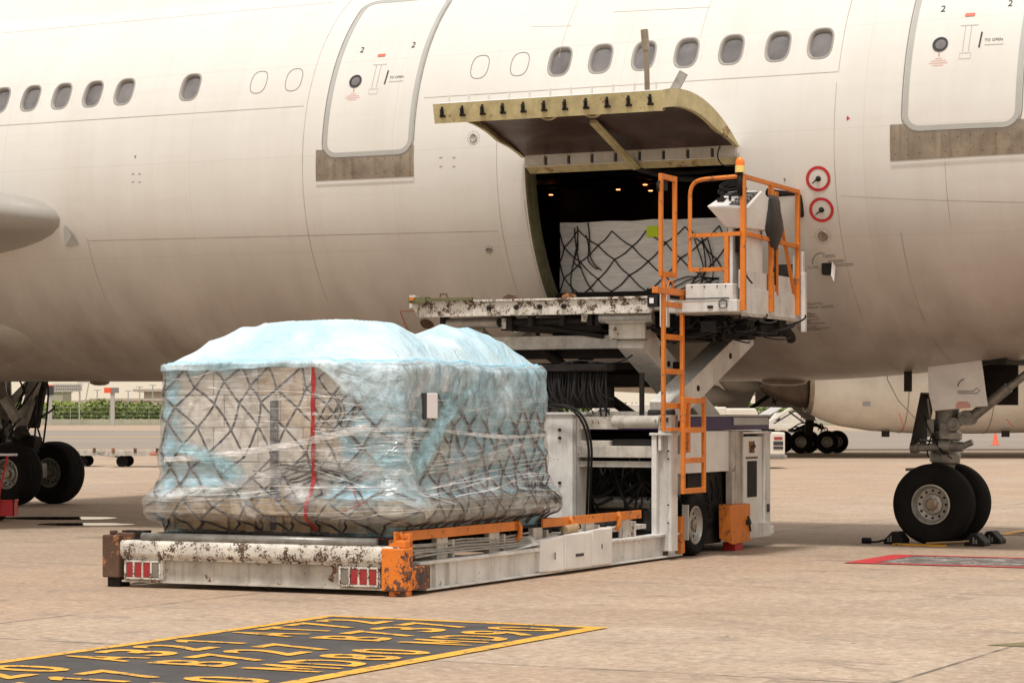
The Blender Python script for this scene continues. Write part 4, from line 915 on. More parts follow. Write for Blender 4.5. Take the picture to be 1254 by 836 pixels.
q = MB(); q.box(.0, .05, 6.62, 6.74, .05, .47); q.build('marker_strip', M['orange'], LR, bevel=.003)
wheel(LR, (-.05, 7.1, .355), (1, 0, 0), .355, .24, .22, 'drive_wheel')
wheel(LR, (-2.8, 7.07, .355), (-1, 0, 0), .355, .24, .22, 'drive_wheel')
for xx in (-.12, -2.9):
    q = MB()
    for k in range(3): q.tube([(xx - .05 + k * .05, 6.3, .05), (xx - .03 + k * .05, 6.3, .05)], .05, 14)
    q.box(xx - .06, xx + .1, 6.24, 6.4, .04, .09); q.build('support_roller', M['black'], LR)
# scissor arms
def arm(x, w, p, q_, h, name='scissor_arm', mat='white'):
    m_ = MB(); m_.bar((x, p[0], p[1]), (x, q_[0], q_[1]), w, h); a_ = m_.build(name, M[mat], LR, bevel=.01)
    for c in (p, q_): m_ = MB(); m_.tube([(x - w / 2 - .02, c[0], c[1]), (x + w / 2 + .02, c[0], c[1])], .05, 16); m_.build('pivot_pin', M['dark'], a_)
    for t in (.3, .7): m_ = MB(); m_.tube([(x + w / 2, p[0] + (q_[0] - p[0]) * t, p[1] + (q_[1] - p[1]) * t), (x + w / 2 + .012, p[0] + (q_[0] - p[0]) * t, p[1] + (q_[1] - p[1]) * t)], .035, 14); m_.build('bolt_boss', M['dark'], a_)
    return a_
arm(-.52, .32, (6.55, 2.52), (8.9, 1.5), .30)
arm(-2.6, .32, (6.55, 2.52), (8.9, 1.5), .30, mat='dirtywhite')
arm(-.08, .26, (6.35, 1.63), (9.0, 2.62), .30)
arm(-2.95, .2, (6.35, 1.63), (9.0, 2.62), .30, mat='dirtywhite')
q = MB(); q.box(-.75, -.3, 6.4, 6.75, 2.48, 2.7); q.box(-.78, -.28, 6.36, 6.5, 2.66, 2.72); q.build('arm_bracket', M['dirtywhite'], LR, bevel=.01)
q = MB(); q.box(-2.5, -.66, 6.62, 6.8, 2.38, 2.54); q.build('torsion_beam', M['alu'], LR, bevel=.008)
q = MB(); q.box(-2.5, -.3, 7.6, 7.8, 1.95, 2.1); q.box(-2.9, -.3, 7.4, 7.55, 2.16, 2.24); q.tube([(-1.8, 6.8, 2.4), (-.9, 7.9, 1.5)], .06, 12); q.tube([(-2.4, 6.8, 1.6), (-1.5, 7.9, 2.4)], .05, 12); q.box(-1.7, -.75, 6.35, 6.6, 2.12, 2.2); q.box(-2.8, -.35, 7.0, 7.1, 2.28, 2.42); q.box(-2.8, -1.1, 7.3, 7.4, 1.7, 1.95); q.box(-2.7, -.3, 8.3, 8.4, 2.05, 2.2); q.tube([(-.38, 6.5, 1.6), (-.38, 6.5, 2.1)], .03, 10); q.tube([(-1.42, 6.1, 1.6), (-1.42, 6.1, 2.05)], .028, 10); q.build('hydraulic_ram', M['dark'], LR, bevel=.005)
random.seed(9); q = MB()
for k in range(28):
    x = -1.62 + k * .031 + random.uniform(-.01, .01); z0 = random.uniform(1.55, 1.8)
    q.tube(bez((x, 6.42, 2.13), (x, 6.38, 1.9), (x + random.uniform(-.05, .1), 6.32, 1.85), (x + random.uniform(.0, .25) - .05, 6.35, z0)), random.choice((.008, .012, .016)), 6)
q.tube(bez((-1.3, 6.3, 2.2), (-.9, 6.3, 2.32), (-.7, 6.3, 2.1), (-.45, 6.4, 2.3)), .012, 6)
q.build('hose_bundle', M['black'], LR)['kind'] = 'stuff'
# raised bridge platform
q = MB(); q.box(-3.13, -.17, 6.28, 6.36, 2.765, 2.945); q.box(-3.13, -.17, 6.25, 6.30, 2.93, 2.955)
q.add([(-3.13, 6.28, 2.765), (-3.24, 6.32, 2.9), (-3.24, 6.32, 2.95), (-3.13, 6.28, 2.955), (-3.13, 6.5, 2.765), (-3.24, 6.5, 2.9), (-3.24, 6.5, 2.95), (-3.13, 6.5, 2.955)], [(0, 1, 2, 3), (4, 7, 6, 5), (0, 4, 5, 1), (1, 5, 6, 2), (2, 6, 7, 3)])
bb = q.build('bridge_beam', M['worn'], LR, bevel=.006)
q = MB()
for x in (-1.85, -1.55, -1.25, -2.2): q.tube([(x, 6.25, 2.86), (x, 6.285, 2.86)], .028, 12); q.tube([(x, 6.24, 2.86), (x, 6.26, 2.86)], .012, 8)
q.build('bolt', M['dark'], bb)
q = MB(); q.box(-3.13, .0, 6.36, 8.6, 2.80, 2.93); q.build('bridge_deck', M['dirtywhite'], LR)
q = MB(); q.box(-3.22, -3.0, 6.2, 6.35, 2.93, 3.0); q.box(-3.1, -2.4, 6.22, 6.26, 2.95, 2.985); q.build('edge_guard', M['olivedark'], LR)
q = MB(); q.box(-3.2, -3.14, 6.18, 6.3, 2.96, 3.0); q.build('guard_tip', M['orange'], LR)
q = MB(); q.box(-3.26, -3.18, 6.3, 6.4, 2.88, 3.03); q.build('guard_end', M['white'], LR)
q = MB(); q.tube([(-2.82, 6.24, 2.98), (-2.82, 6.24, 3.03), (-2.74, 6.24, 3.03), (-2.72, 6.24, 2.98)], .01, 6); q.build('lifting_eye', M['rust'], LR)
for x in (-1.95, -1.2):
    q = MB(); q.prism([(-.1, 0), (.1, 0), (.06, .05), (-.02, .065), (-.08, .04)], lambda a, b, c: (x + a, 6.3 + c, 2.95 + b), .05); q.build('deck_stop', M['rust'], LR, bevel=.005)
for xa_, xb_, yy_, zz_ in ((-2.9, -2.2, 6.55, 2.7), (-.85, -.2, 6.4, 2.72)): q = MB(); q.tube([(xa_, yy_, zz_), (xb_, yy_, zz_)], .06, 16); q.build('hydraulic_cylinder', M['alu'], LR, ang=50)
q = MB(); q.box(-2.95, -2.88, 6.48, 6.62, 2.62, 2.78); q.box(-2.12, -1.98, 6.42, 6.55, 2.6, 2.77); q.tube([(-2.2, 6.5, 2.7), (-.85, 6.45, 2.7)], .04, 12); q.box(-2.1, -.9, 6.55, 7.8, 2.60, 2.74); q.box(-.9, .2, 6.7, 8.4, 2.55, 2.76); q.box(-2.0, -.2, 7.6, 8.6, 2.5, 2.7); q.tube([(-1.9, 6.5, 2.68), (-.9, 6.6, 2.52)], .03, 8)
for x in (-1.75, -1.35, -1.0, -.9): q.box(x, x + .06, 6.36, 6.46, 2.64, 2.82)
ug = q.build('undercarriage', M['dark'], LR, bevel=.006)
for b6 in ((-1.06, -.99, 6.34, 6.4, 2.68, 2.8), (-2.1, -2.05, 6.4, 6.45, 2.62, 2.74)): q = MB(); q.box(*b6); q.build('clevis', M['worn'], ug)
random.seed(17); q = MB()
for k in range(70):
    x = random.uniform(-.25, .88); y = random.uniform(6.42, 7.9) if x > .7 else random.uniform(6.4, 6.8); z = random.uniform(2.55, 2.74)
    a_ = Vector((x, y, z)); b2 = a_ + Vector((random.uniform(-.3, .3), random.uniform(-.05, .4), random.uniform(-.12, .1)))
    q.tube(bez(a_, a_ + Vector((random.uniform(-.1, .1), -.03, -.06)), b2 + Vector((random.uniform(-.1, .1), -.03, -.05)), b2, 8), random.choice((.006, .009, .012, .018)), 6)
for k in range(34): o_ = Vector((random.uniform(-.2, .76), random.uniform(6.5, 8.1), random.uniform(2.56, 2.7))); q.box(-.09, .09, -.12, .12, -.07, .05, Matrix.Translation(o_))
q.tube(bez((.6, 7.6, 2.66), (.75, 7.9, 2.68), (.85, 8.1, 2.62), (.82, 8.2, 2.5)), .055, 10)
q.build('hydraulic_hose', M['black'], ug)['kind'] = 'stuff'
# right end of the bridge: bracket, drive box, operator platform
q = MB(); q.box(-.2, -.08, 6.22, 6.3, 2.83, 2.96); o = q.build('hook_plate', M['dark'], LR, bevel=.004); q = MB(); q.box(-.17, -.12, 6.212, 6.222, 2.87, 2.93); q.build('hook_face', M['paper'], o)
q = MB(); q.box(.22, .78, 6.32, 6.5, 2.90, 3.08); q.box(.0, .84, 6.3, 6.5, 2.76, 2.90); q.box(-.06, .03, 6.24, 6.34, 2.6, 2.98); ob = q.build('drive_box', M['white'], LR, bevel=.012)
q = MB()
for x in (.3, .45, .6, .7): q.tube([(x, 6.31, 3.05), (x, 6.33, 3.05)], .008, 8)
q.tube([(.2, 6.29, 2.915), (.75, 6.29, 2.915)], .007, 6); q.tube([(.5, 6.285, 2.82), (.56, 6.285, 2.82)], .016, 8); q.tube([(.68 + .05 * cos(a * .628), 6.285, 2.85 + .05 * sin(a * .628)) for a in range(10)], .006, 5, True); q.build('fitting', M['dark'], ob)
q = MB(); q.box(.05, .84, 6.45, 8.4, 2.74, 2.79); q.box(.845, .87, 6.42, 8.4, 2.72, 2.75); q.build('platform_floor', M['dirtywhite'], LR)
q = MB(); q.box(.82, .845, 6.44, 8.35, 2.755, 3.04); q.box(.8, .825, 6.45, 8.35, 3.03, 3.4 * .94 + .04); q.box(.8, .845, 8.3, 8.38, 2.75, 3.5); kp = q.build('kick_panel', M['white'], LR, bevel=.005)
q = MB(); q.box(.60, .66, 6.65, 7.25, 2.8, 3.73); q.box(.66, .80, 7.1, 7.25, 2.8, 3.73); q.box(.78, .82, 6.65, 7.1, 2.8, 3.73); q.build('console_pedestal', M['white2'], LR, bevel=.006)
q = MB(); q.box(.67, .77, 6.72, 7.0, 3.45, 3.7); q.build('pedestal_recess', M['dark'], LR)
# console: tapered box with sloping top
def cpt(x, y, z): return (x, y, z)
q = MB(); q.add([(.60, 6.6, 3.72), (.86, 6.6, 3.70), (.88, 7.3, 3.72), (.60, 7.3, 3.72), (.40, 6.5, 3.96), (.89, 6.5, 3.93), (.9, 7.35, 4.05), (.44, 7.35, 4.08), (.50, 6.95, 4.16), (.9, 6.95, 4.15)],
  [(0, 3, 2, 1), (0, 1, 5, 4), (1, 2, 6, 9, 5), (3, 0, 4, 8, 7), (2, 3, 7, 6), (4, 5, 9, 8), (8, 9, 6, 7)])
cn = q.build('control_console', M['white2'], LR, bevel=.015)
q = MB()
def onslope(u, v, o=.006): p0 = Vector((.40, 6.5, 3.96)); p1 = Vector((.89, 6.5, 3.93)); p2 = Vector((.9, 6.95, 4.15)); p3 = Vector((.5, 6.95, 4.16)); a_ = p0.lerp(p1, u); b2 = p3.lerp(p2, u); r = a_.lerp(b2, v); return r + Vector((0, -.45, .87)) * o
q.add([onslope(.5, .1), onslope(.93, .1), onslope(.93, .9), onslope(.5, .9)], [(0, 1, 2, 3)]); q.add([onslope(.22, .62), onslope(.46, .62), onslope(.46, .95), onslope(.22, .95)], [(0, 1, 2, 3)]); q.build('control_panel', M['mark'], cn)
q = MB(); random.seed(2)
for i in range(6):
    for j in range(4):
        p0 = onslope(.54 + i * .07, .2 + j * .19, .006); q.tube([p0, p0 + Vector((0, -.012, .025))], .011, 8)
q.build('switch', M['seal'], cn)
q = MB(); p0 = onslope(.2, .35); q.tube([p0, p0 + Vector((.01, -.01, .07))], [.035, .014], 10); q.tube([p0 + Vector((.01, -.01, .07)), p0 + Vector((.01, -.01, .10))], .02, 10); q.box(-.04, .04, -.05, .05, -.01, .025, Matrix.Translation(p0)); q.tube([p0 + Vector((.1, .0, .0)), p0 + Vector((.1, .0, .06))], .016, 8); q.build('joystick', M['dark'], cn)
q = MB()
for r, zz in ((.13, -.03), (.12, -.01), (.14, -.045), (.11, 0), (.125, .015)): q.tube([(.6 + r * 1.2 * cos(a * .314), 6.8 + .1 * sin(a * .314), 4.2 + zz + r * .45 * sin(a * .314)) for a in range(20)], .009, 6, True)
q.build('cable_coil', M['black'], cn)
q = MB(); q.tube(bez((.84, 6.5, 3.85), (.8, 6.45, 3.5), (.82, 6.45, 3.2), (.86, 6.5, 3.1)), .012, 6); q.tube(bez((.8, 6.5, 3.7), (.84, 6.42, 3.4), (.84, 6.42, 3.2), (.95, 6.5, 3.08)), .01, 6); q.build('console_cable', M['black'], cn)
# guard rails of the operator platform
gr = MB(); R_ = .024
def sq(p, q_, w=.045): gr.bar(p, q_, w, w)
gr.tube([(.26, 6.36, 3.24), (.26, 6.36, 4.06)] + bez((.26, 6.36, 4.06), (.26, 6.36, 4.2), (.32, 6.36, 4.24), (.44, 6.36, 4.25), 6) + [Vector((.86, 6.4, 4.27))], R_, 8)
sq((.26, 6.36, 3.24), (.7, 6.36, 3.24)); sq((.26, 6.36, 3.62), (.86, 6.36, 3.63)); sq((.7, 6.36, 3.62), (.7, 6.36, 2.9), .05)
o = gr.build('guard_rail', M['orange'], LR, ang=40)
gr = MB(); sq((.87, 6.42, 2.78), (.87, 6.42, 4.28), .055); sq((.87, 7.35, 2.8), (.87, 7.35, 4.27), .055); sq((.87, 8.28, 2.8), (.87, 8.28, 4.26), .05); sq((.87, 6.42, 4.27), (.87, 8.3, 4.25)); sq((.87, 6.42, 3.64), (.87, 8.3, 3.6)); sq((.84, 7.6, 4.15), (.84, 8.3, 2.95), .035); sq((.84, 7.62, 4.2), (.84, 7.62, 3.0), .035)
gr.build('guard_rail', M['orange'], LR, ang=40)
q = MB(); q.tube([(.84, 6.4, 4.05), (.84, 6.4, 4.33)], .035, 12); q.build('beacon_pole', M['black'], LR, smooth=True)
q = MB(); q.lathe([(0, 0), (.055, 0), (.055, .075), (0, .075)], (.84, 6.4, 4.31), (0, 0, 1), 24); bc = q.build('beacon_lamp', M['amberbase'], LR, ang=40)
q = MB(); q.lathe([(.05, .075), (.053, .11), (.045, .145), (.025, .165), (0, .17)], (.84, 6.4, 4.31), (0, 0, 1), 24); q.build('beacon_dome', M['amber'], bc, smooth=True)
q = MB(); q.box(.45, .92, 8.30, 8.42, 4.2, 4.36); q.box(.86, .92, 8.30, 8.40, 3.95, 4.3); q.build('bumper_pad', M['black'], LR, bevel=.03)
q = MB(); q.box(.8, .9, 8.38, 8.46, 2.7, 3.55); q.box(.88, .93, 8.36, 8.44, 2.6, 3.3); q.build('end_post', M['white'], LR, bevel=.006)
q = MB(); q.box(.55, .8, 8.3, 8.36, 3.25, 3.4); q.build('end_box', M['dark'], LR)
# ladders
def ladder(x, y0, y1, z0, z1, rungs, name='ladder', tilt=0.0):
    q = MB(); w = .055
    for y in (y0, y1): q.box(x - .02, x + .02, y - w / 2, y + w / 2, z0, z1)
    for z in rungs: q.box(x - .018, x + .018, y0 + .02, y1 - .02, z - .03, z + .03)
    return q.build(name, M['orange'], LR, bevel=.004)
ladder(.16, 5.74, 6.15, 3.14, 4.27, (3.17, 4.24), 'gate_post')
q = MB(); q.box(.1, .14, 5.85, 6.0, 4.1, 4.25); q.tube(bez((.13, 5.8, 4.05), (.16, 5.6, 4.1), (.16, 5.6, 4.2), (.13, 5.9, 4.2)), .016, 6); q.build('work_lamp', M['dark'], LR, bevel=.01)
ladder(.17, 5.79, 6.35, 1.44, 2.95, (1.72, 2.1, 2.48, 2.84))
q = MB(); q.box(.13, .2, 5.55, 6.45, 2.95, 3.02); q.box(.15, .19, 5.77, 5.82, 2.9, 3.2); q.tube([(.17, 5.9, 3.02), (.17, 5.95, 3.1), (.17, 6.05, 3.1), (.17, 6.1, 3.02)], .012, 6); q.build('ladder_bracket', M['orange'], LR, bevel=.004)
ladder(.24, 6.2, 6.84, .74, 1.82, (.77, 1.11, 1.45, 1.78))
q = MB(); q.box(.18, .23, 5.85, 6.25, 1.44, 1.48); q.box(.2, .235, 6.38, 6.44, 1.2, 1.82); q.build('ladder_bracket', M['orange'], LR)
q = MB(); q.box(.03, .12, 6.4, 6.62, 1.18, 1.42); q.build('hatch_panel', M['seal'], LR); q = MB(); q.box(.03, .1, 6.7, 6.74, .2, .6); q.build('wheel_guard', M['seal'], LR)

# black cloth bag hung on the rail
bgr = root('hanging_bag', LR.matrix_world @ Vector((.86, 7.4, 3.56)), -25.5, label='black cloth bag hanging from the orange rail beside the control console', cat='bag')
q = MB(); V = []; NB = 18; prof = [(.02, .62, .02), (.14, .62, .04), (.2, .56, .07), (.22, .45, .10), (.25, .33, .12), (.27, .24, .11), (.2, .14, .08), (.1, .04, .05), (.02, -.02, .02)]
for hw, z, t in prof:
    for k in range(NB):
        a = 2 * pi * k / NB; j = 1 + .18 * noise.noise(Vector((cos(a) * 2, z * 5, sin(a) * 2))); V.append((t * sin(a) * .5 * j + .03, hw * cos(a) * j - .05 * z, z - .05))
q.add(V, [(r * NB + k, r * NB + (k + 1) % NB, (r + 1) * NB + (k + 1) % NB, (r + 1) * NB + k) for r in range(len(prof) - 1) for k in range(NB)])
q.build('bag_body', pm('black_nylon', (.012, .011, .012), .38, bump=.3, bscale=12), bgr, smooth=True)
q = MB(); q.tube([(.03, .0, .0), (.04, -.02, -.15), (.02, .04, -.3), (.03, .02, -.45)], .014, 6); q.tube([(.03, .02, -.2), (.05, -.08, -.3)], .01, 6); q.build('strap', M['black'], bgr)

# ------------------------------------------------------------------ WRAPPED PALLET ON THE LOADER
X0, X1, Y0, Y1 = -2.62, -.12, .14, 3.28; ZD = .49; RC = .07
PC = Vector(((X0 + X1) / 2, (Y0 + Y1) / 2, ZD))
PR = root('wrapped_pallet', LR.matrix_world @ PC, -25.5, label='big pallet of cartons under blue sheet, cargo net and stretch film on the loader deck', cat='cargo pallet')
LX, LY = X1 - X0 - 2 * RC, Y1 - Y0 - 2 * RC; QC = pi / 2 * RC; PER = 2 * (LX + LY) + 4 * QC
def per(u):
    """u metres round the load, from the left end of the rear face; returns x, y, nx, ny"""
    u %= PER
    segs = ((LX, 'l', X0 + RC, Y0, 1, 0, 0, -1), (QC, 'a', X1 - RC, Y0 + RC, -90), (LY, 'l', X1, Y0 + RC, 0, 1, 1, 0), (QC, 'a', X1 - RC, Y1 - RC, 0), (LX, 'l', X1 - RC, Y1, -1, 0, 0, 1), (QC, 'a', X0 + RC, Y1 - RC, 90), (LY, 'l', X0, Y1 - RC, 0, -1, -1, 0), (QC, 'a', X0 + RC, Y0 + RC, 180))
    for s_ in segs:
        if u <= s_[0] + 1e-9:
            if s_[1] == 'l': return s_[2] + s_[4] * u, s_[3] + s_[5] * u, s_[6], s_[7]
            a = rad(s_[4] + 90 * u / QC); return s_[2] + RC * cos(a), s_[3] + RC * sin(a), cos(a), sin(a)
        u -= s_[0]
    return X0 + RC, Y0, 0, -1
FLR = [(.49, -.03), (.55, -.01), (.60, .03), (.655, .16), (.70, .185), (.79, .18), (.85, .15), (.93, .075), (1.05, .03), (1.2, .035), (1.4, .02), (1.7, .01), (2.0, .0), (2.08, -.005), (2.14, -.05)]
def flare(z):
    for (a, b), (c, d) in zip(FLR, FLR[1:]):
        if z <= c: t = max(0, (z - a) / (c - a)); t = t * t * (3 - 2 * t); return b + (d - b) * t
    return FLR[-1][1]
def body(u, z, off=0.0, wr=1.0):
    x, y, nx, ny = per(u)
    if z > 1.85: z = 1.85 + (z - 1.85) * (1 + .16 * noise.noise(Vector((x * 1.7, y * 1.7, .5))) + .08 * noise.noise(Vector((x * 6, y * 6, 4))))
    q1 = noise.noise(Vector((x * 1.3, y * 1.3, z * 1.6 + 7))) * .035
    q2 = noise.noise(Vector((x * 3 + z * 1.5, y * 3, z * 5))) * .014 * wr
    q3 = abs(noise.noise(Vector((x * 6 + y * 5 + z * 3, z * 9 - x * 2, 3.3)))) * -.022 * wr
    g = min(1, max(0, (2.1 - z) * 6)) * min(1, max(.15, (z - .5) * 8))
    f = flare(z) + off + (q1 + q2 + q3) * g
    return Vector((x + nx * f, y + ny * f, z))
def shell(u0, u1, z0, z1, off, wr, nu, nv):
    q = MB()
    for i in range(nu + 1):
        for j in range(nv + 1): q.v.append(tuple(body(u0 + (u1 - u0) * i / nu, z0 + (z1 - z0) * j / nv, off, wr)))
    for i in range(nu):
        for j in range(nv): a_ = i * (nv + 1) + j; q.f.append([a_, a_ + nv + 1, a_ + nv + 2, a_ + 1]); q.m.append(0)
    return q
def place(o): o.data.transform(Matrix.Translation(-PC)); return o
def attr(o, name, vals): at_ = o.data.attributes.new(name, 'FLOAT', 'POINT'); at_.data.foreach_set('value', vals)
# cartons
q = MB(); random.seed(12)
zs = [.86, 1.18, 1.5, 1.8, 2.06]
for r in range(4):
    cx_ = 5 if r % 2 else 4; cy_ = 6 if r % 2 else 5
    for i in range(cx_):
        for j in range(cy_):
            if 0 < i < cx_ - 1 and 0 < j < cy_ - 1: continue
            w_, d_ = (X1 - X0 - .08) / cx_, (Y1 - Y0 - .08) / cy_; e = random.uniform(0, .02); q.cm = random.choice((0, 0, 1, 2))
            q.box(X0 + .04 + i * w_ + .004, X0 + .04 + (i + 1) * w_ - .004, Y0 + .04 + j * d_ + .004 + e * (j == 0) * .5, Y0 + .04 + (j + 1) * d_ - .004 - e * .5, zs[r] + .003, zs[r + 1] - .003)
place(q.build('carton_stack', [M['carton1'], M['carton2'], M['carton3']], PR, bevel=.008)); 
random.seed(8); q = MB()
for k in range(26):
    u = random.uniform(.1, 5.3); z = random.choice(zs[:4]) + random.uniform(.08, .2); h_ = random.uniform(.05, .09); w_ = random.uniform(.06, .1)
    q.add([body(u, z, -.01, .3), body(u + w_, z, -.01, .3), body(u + w_, z + h_, -.01, .3), body(u, z + h_, -.01, .3)], [(0, 1, 2, 3)])
place(q.build('carton_label', M['paper'], PR))
q = MB(); q.box(X0 - .12, X1 + .12, Y0 - .12, Y1 + .12, .70, .80); q.box(X0 - .1, X1 + .1, Y0 - .1, Y1 + .1, .805, .85)
for k in range(9): x = X0 + .02 + k * (X1 - X0 - .14) / 8; q.box(x, x + .1, Y0 + .0, Y1 - .0, .54, .70)
for k in range(10): y = Y0 + .04 + k * (Y1 - Y0 - .16) / 9; q.box(X0 + .0, X1 - .0, y, y + .1, .545, .69)
place(q.build('timber_base', M['wood'], PR, bevel=.006))
q = MB(); q.box(X0 - .03, X1 + .03, Y0 - .05, Y1 + .05, .492, .515); q.box(X0 + .1, X1 - .1, Y0 + .1, Y1 - .1, .515, .54); place(q.build('pallet_sheet', M['dark'], PR, bevel=.004))
q = MB()
for k in range(60): x = X0 + .05 + k * (X1 - X0 - .1) / 59; q.box(x, x + .02, Y0 - .056, Y0 - .048, .497, .51)
place(q.build('pallet_edge', M['strap'], PR))['kind'] = 'stuff'
# dark corner posts seen through the film
q = MB(); q.box(-1.45, -1.38, Y0 - .0, Y0 + .03, .56, 1.75); q.box(X1 - .03, X1 + .0, 1.4, 1.47, .56, 1.5); place(q.build('binding_post', M['mark'], PR))

def m_film(name, col, lo, hi, cover=None, rough=.22, streak=(1.2, 1.2, 30), gloss=False):
    m, n, b = newmat(name); tc = N(n, 'TexCoord').outputs['Object']
    f1 = nz(n, 1, 4, .6, vec=tc, mp=streak, dist=.3); f2 = nz(n, 1, 5, .7, vec=tc, mp=(5, 5, 7), dist=1.5)
    mu = N(n, 'Math', operation='MULTIPLY_ADD'); n.links.new(f1, mu.inputs[0]); mu.inputs[1].default_value = .5; 
    m2 = N(n, 'Math', operation='MULTIPLY'); n.links.new(f2, m2.inputs[0]); m2.inputs[1].default_value = .5; n.links.new(m2.outputs[0], mu.inputs[2])
    al = ramp(n, mu.outputs[0], .36, .66, lo, hi)
    if cover:
        at_ = N(n, 'Attribute', attribute_name=cover); m3 = N(n, 'Math', operation='MULTIPLY'); n.links.new(al, m3.inputs[0]); n.links.new(at_.outputs['Fac'], m3.inputs[1]); al = m3.outputs[0]
    c = mixc(n, ramp(n, f2, .35, .65), tuple(x * .8 for x in col), tuple(min(1, x * 1.12) for x in col))
    n.links.new(c, b.inputs['Base Color']); n.links.new(al, b.inputs['Alpha']); b.inputs['Roughness'].default_value = rough; b.inputs['Specular IOR Level'].default_value = .5
    bp = N(n, 'Bump'); bp.inputs['Strength'].default_value = .8; bp.inputs['Distance'].default_value = .02
    if gloss:
        ou = [x for x in n.nodes if x.type == 'OUTPUT_MATERIAL'][0]; gl = N(n, 'BsdfGlossy'); gl.inputs['Roughness'].default_value = .13; gl.inputs['Color'].default_value = (.95, .95, .95, 1); n.links.new(bp.outputs[0], gl.inputs['Normal'])
        fr = N(n, 'Fresnel'); fr.inputs['IOR'].default_value = 1.6; n.links.new(bp.outputs[0], fr.inputs['Normal']); ms = N(n, 'MixShader'); fm = N(n, 'Math', operation='MULTIPLY'); n.links.new(fr.outputs[0], fm.inputs[0]); fm.inputs[1].default_value = .45; n.links.new(fm.outputs[0], ms.inputs[0]); n.links.new(b.outputs[0], ms.inputs[1]); n.links.new(gl.outputs[0], ms.inputs[2]); n.links.new(ms.outputs[0], ou.inputs[0])
    ws = N(n, 'Math', operation='ADD'); n.links.new(nz(n, 1, 5, .65, vec=tc, mp=(7, 7, 16), dist=1.2), ws.inputs[0]); n.links.new(nz(n, 1, 3, .6, vec=tc, mp=(3, 3, 60)), ws.inputs[1])
    n.links.new(ws.outputs[0], bp.inputs['Height']); n.links.new(bp.outputs[0], b.inputs['Normal'])
    return m
M['blueside'] = m_film('blue_polythene', (.33, .70, .88), .5, 1.0, 'cover', .35, (2, 2, 6))
M['clearfilm'] = m_film('stretch_film', (1, 1, 1), .0, .32, 'cover', .16, gloss=True)
M['whitefilm'] = m_film('gathered_film', (.86, .85, .86), .25, .8, None, .3)
def m_top():
    m, n, b = newmat('pale_blue_sheet'); tc = N(n, 'TexCoord').outputs['Object']
    c = mixc(n, ramp(n, nz(n, 1.4, 5, .6, vec=tc, dist=.6), .35, .65), (.45, .68, .80), (.66, .79, .86))
    n.links.new(c, b.inputs['Base Color']); b.inputs['Roughness'].default_value = .33; at_ = N(n, 'Attribute', attribute_name='cover'); ml = N(n, 'Math', operation='MULTIPLY'); n.links.new(at_.outputs['Fac'], ml.inputs[0]); n.links.new(ramp(n, nz(n, 1, 5, .7, vec=tc, mp=(4, 4, 3), dist=1), .35, .68, .30, 1.15), ml.inputs[1]); m2 = N(n, 'Math', operation='MAXIMUM'); mt_ = ramp(n, at_.outputs['Fac'], .97, 1, 0, .96); n.links.new(ml.outputs[0], m2.inputs[0]); n.links.new(mt_, m2.inputs[1]); n.links.new(m2.outputs[0], b.inputs['Alpha'])
    bp = N(n, 'Bump'); bp.inputs['Strength'].default_value = .8; bp.inputs['Distance'].default_value = .06
    n.links.new(nz(n, 1, 6, .6, vec=tc, mp=(3, 6, 3), dist=1.5), bp.inputs['Height']); n.links.new(bp.outputs[0], b.inputs['Normal'])
    return m
M['bluetop'] = m_top()
def sm(a, b, x): t = max(0, min(1, (x - a) / (b - a))); return t * t * (3 - 2 * t)
# blue sheet sides
NU, NV = 460, 70
q = shell(0, PER, .5, 2.12, .004, 1, NU, NV); vals = []
uc = LX + QC     # start of the right side face
for i in range(NU + 1):
    for j in range(NV + 1):
        u = PER * i / NU; z = .5 + 1.62 * j / NV
        nn = noise.noise(Vector((u * 1.1, z * 1.4, 5))) + .5 * noise.noise(Vector((u * 3.2 + z, z * 3.5, 9)))
        k = 0
        k = max(k, sm(.22, .05, u + nn * .12))                                     # left edge of rear face
        k = max(k, 1 - sm(.18, .34, math.hypot((u - .42) * .7, (z - 1.06) * 1.6) + nn * .14))      # loose patch low on the left
        d = abs((u - 2.05) - (z - 1.4) * .12 + nn * .2); k = max(k, (1 - sm(.08, .3, d)) * (1 if z > .8 else .6))       # band left of the near corner
        if u > 2.0: k = max(k, sm(-.75, .05, nn + .42 + .35 * sm(1.5, 2.1, z) - .3 * math.exp(-((u - 3.1) / .4) ** 2 - ((z - 1.3) / .3) ** 2)))
        if u > 2.3 and z < .75: k = max(k, .9 * sm(.8, .6, z))
        if u > uc + LY + .2: k = .8
        k = max(k, sm(1.98, 2.1, z + nn * .09) * .9)
        if z > .82 and z < 1.0 and u > 2.3: k *= .55
        if .60 < z < .86: k *= .22
        if z < .6 and u < 2.3: k *= .4
        vals.append(max(0, min(1, k)))
o = place(q.build('blue_sheet', M['blueside'], PR, smooth=True)); attr(o, 'cover', vals)
# blue top, domed and creased
cvv = []; q = MB(); NU2, NR_ = 420, 60; cx0, cy0 = (X0 + X1) / 2, (Y0 + Y1) / 2
def hdome(x, y):
    X = abs(x - cx0) / ((X1 - X0) / 2); Y = abs(y - cy0) / ((Y1 - Y0) / 2)
    e = max(0, 1 - min(1, X) ** 2.6) ** .55 * max(0, 1 - min(1, Y) ** 5) ** .5
    h = .345 * e
    h += (.05 * math.exp(-((y - .9) / .7) ** 2) + .03 * math.exp(-((y - 2.6) / .5) ** 2) - .11 * math.exp(-((y - 1.0 - 1.75 * (-.3 - x)) / .42) ** 2) + .07 * math.exp(-((y - 2.7) / .5) ** 2 - ((x + .9) / .7) ** 2)) * e
    w_ = noise.noise(Vector((x * 2.2, y * 1.5, 1))) * .04 + (.5 - abs(noise.noise(Vector((x * 3.3 + y * 1.2, y * 2.1 - x, 4))))) * .08 + noise.noise(Vector((x * 9, y * 6, 2))) * .006
    return h + w_ * (.25 + .75 * min(1, e * 2))
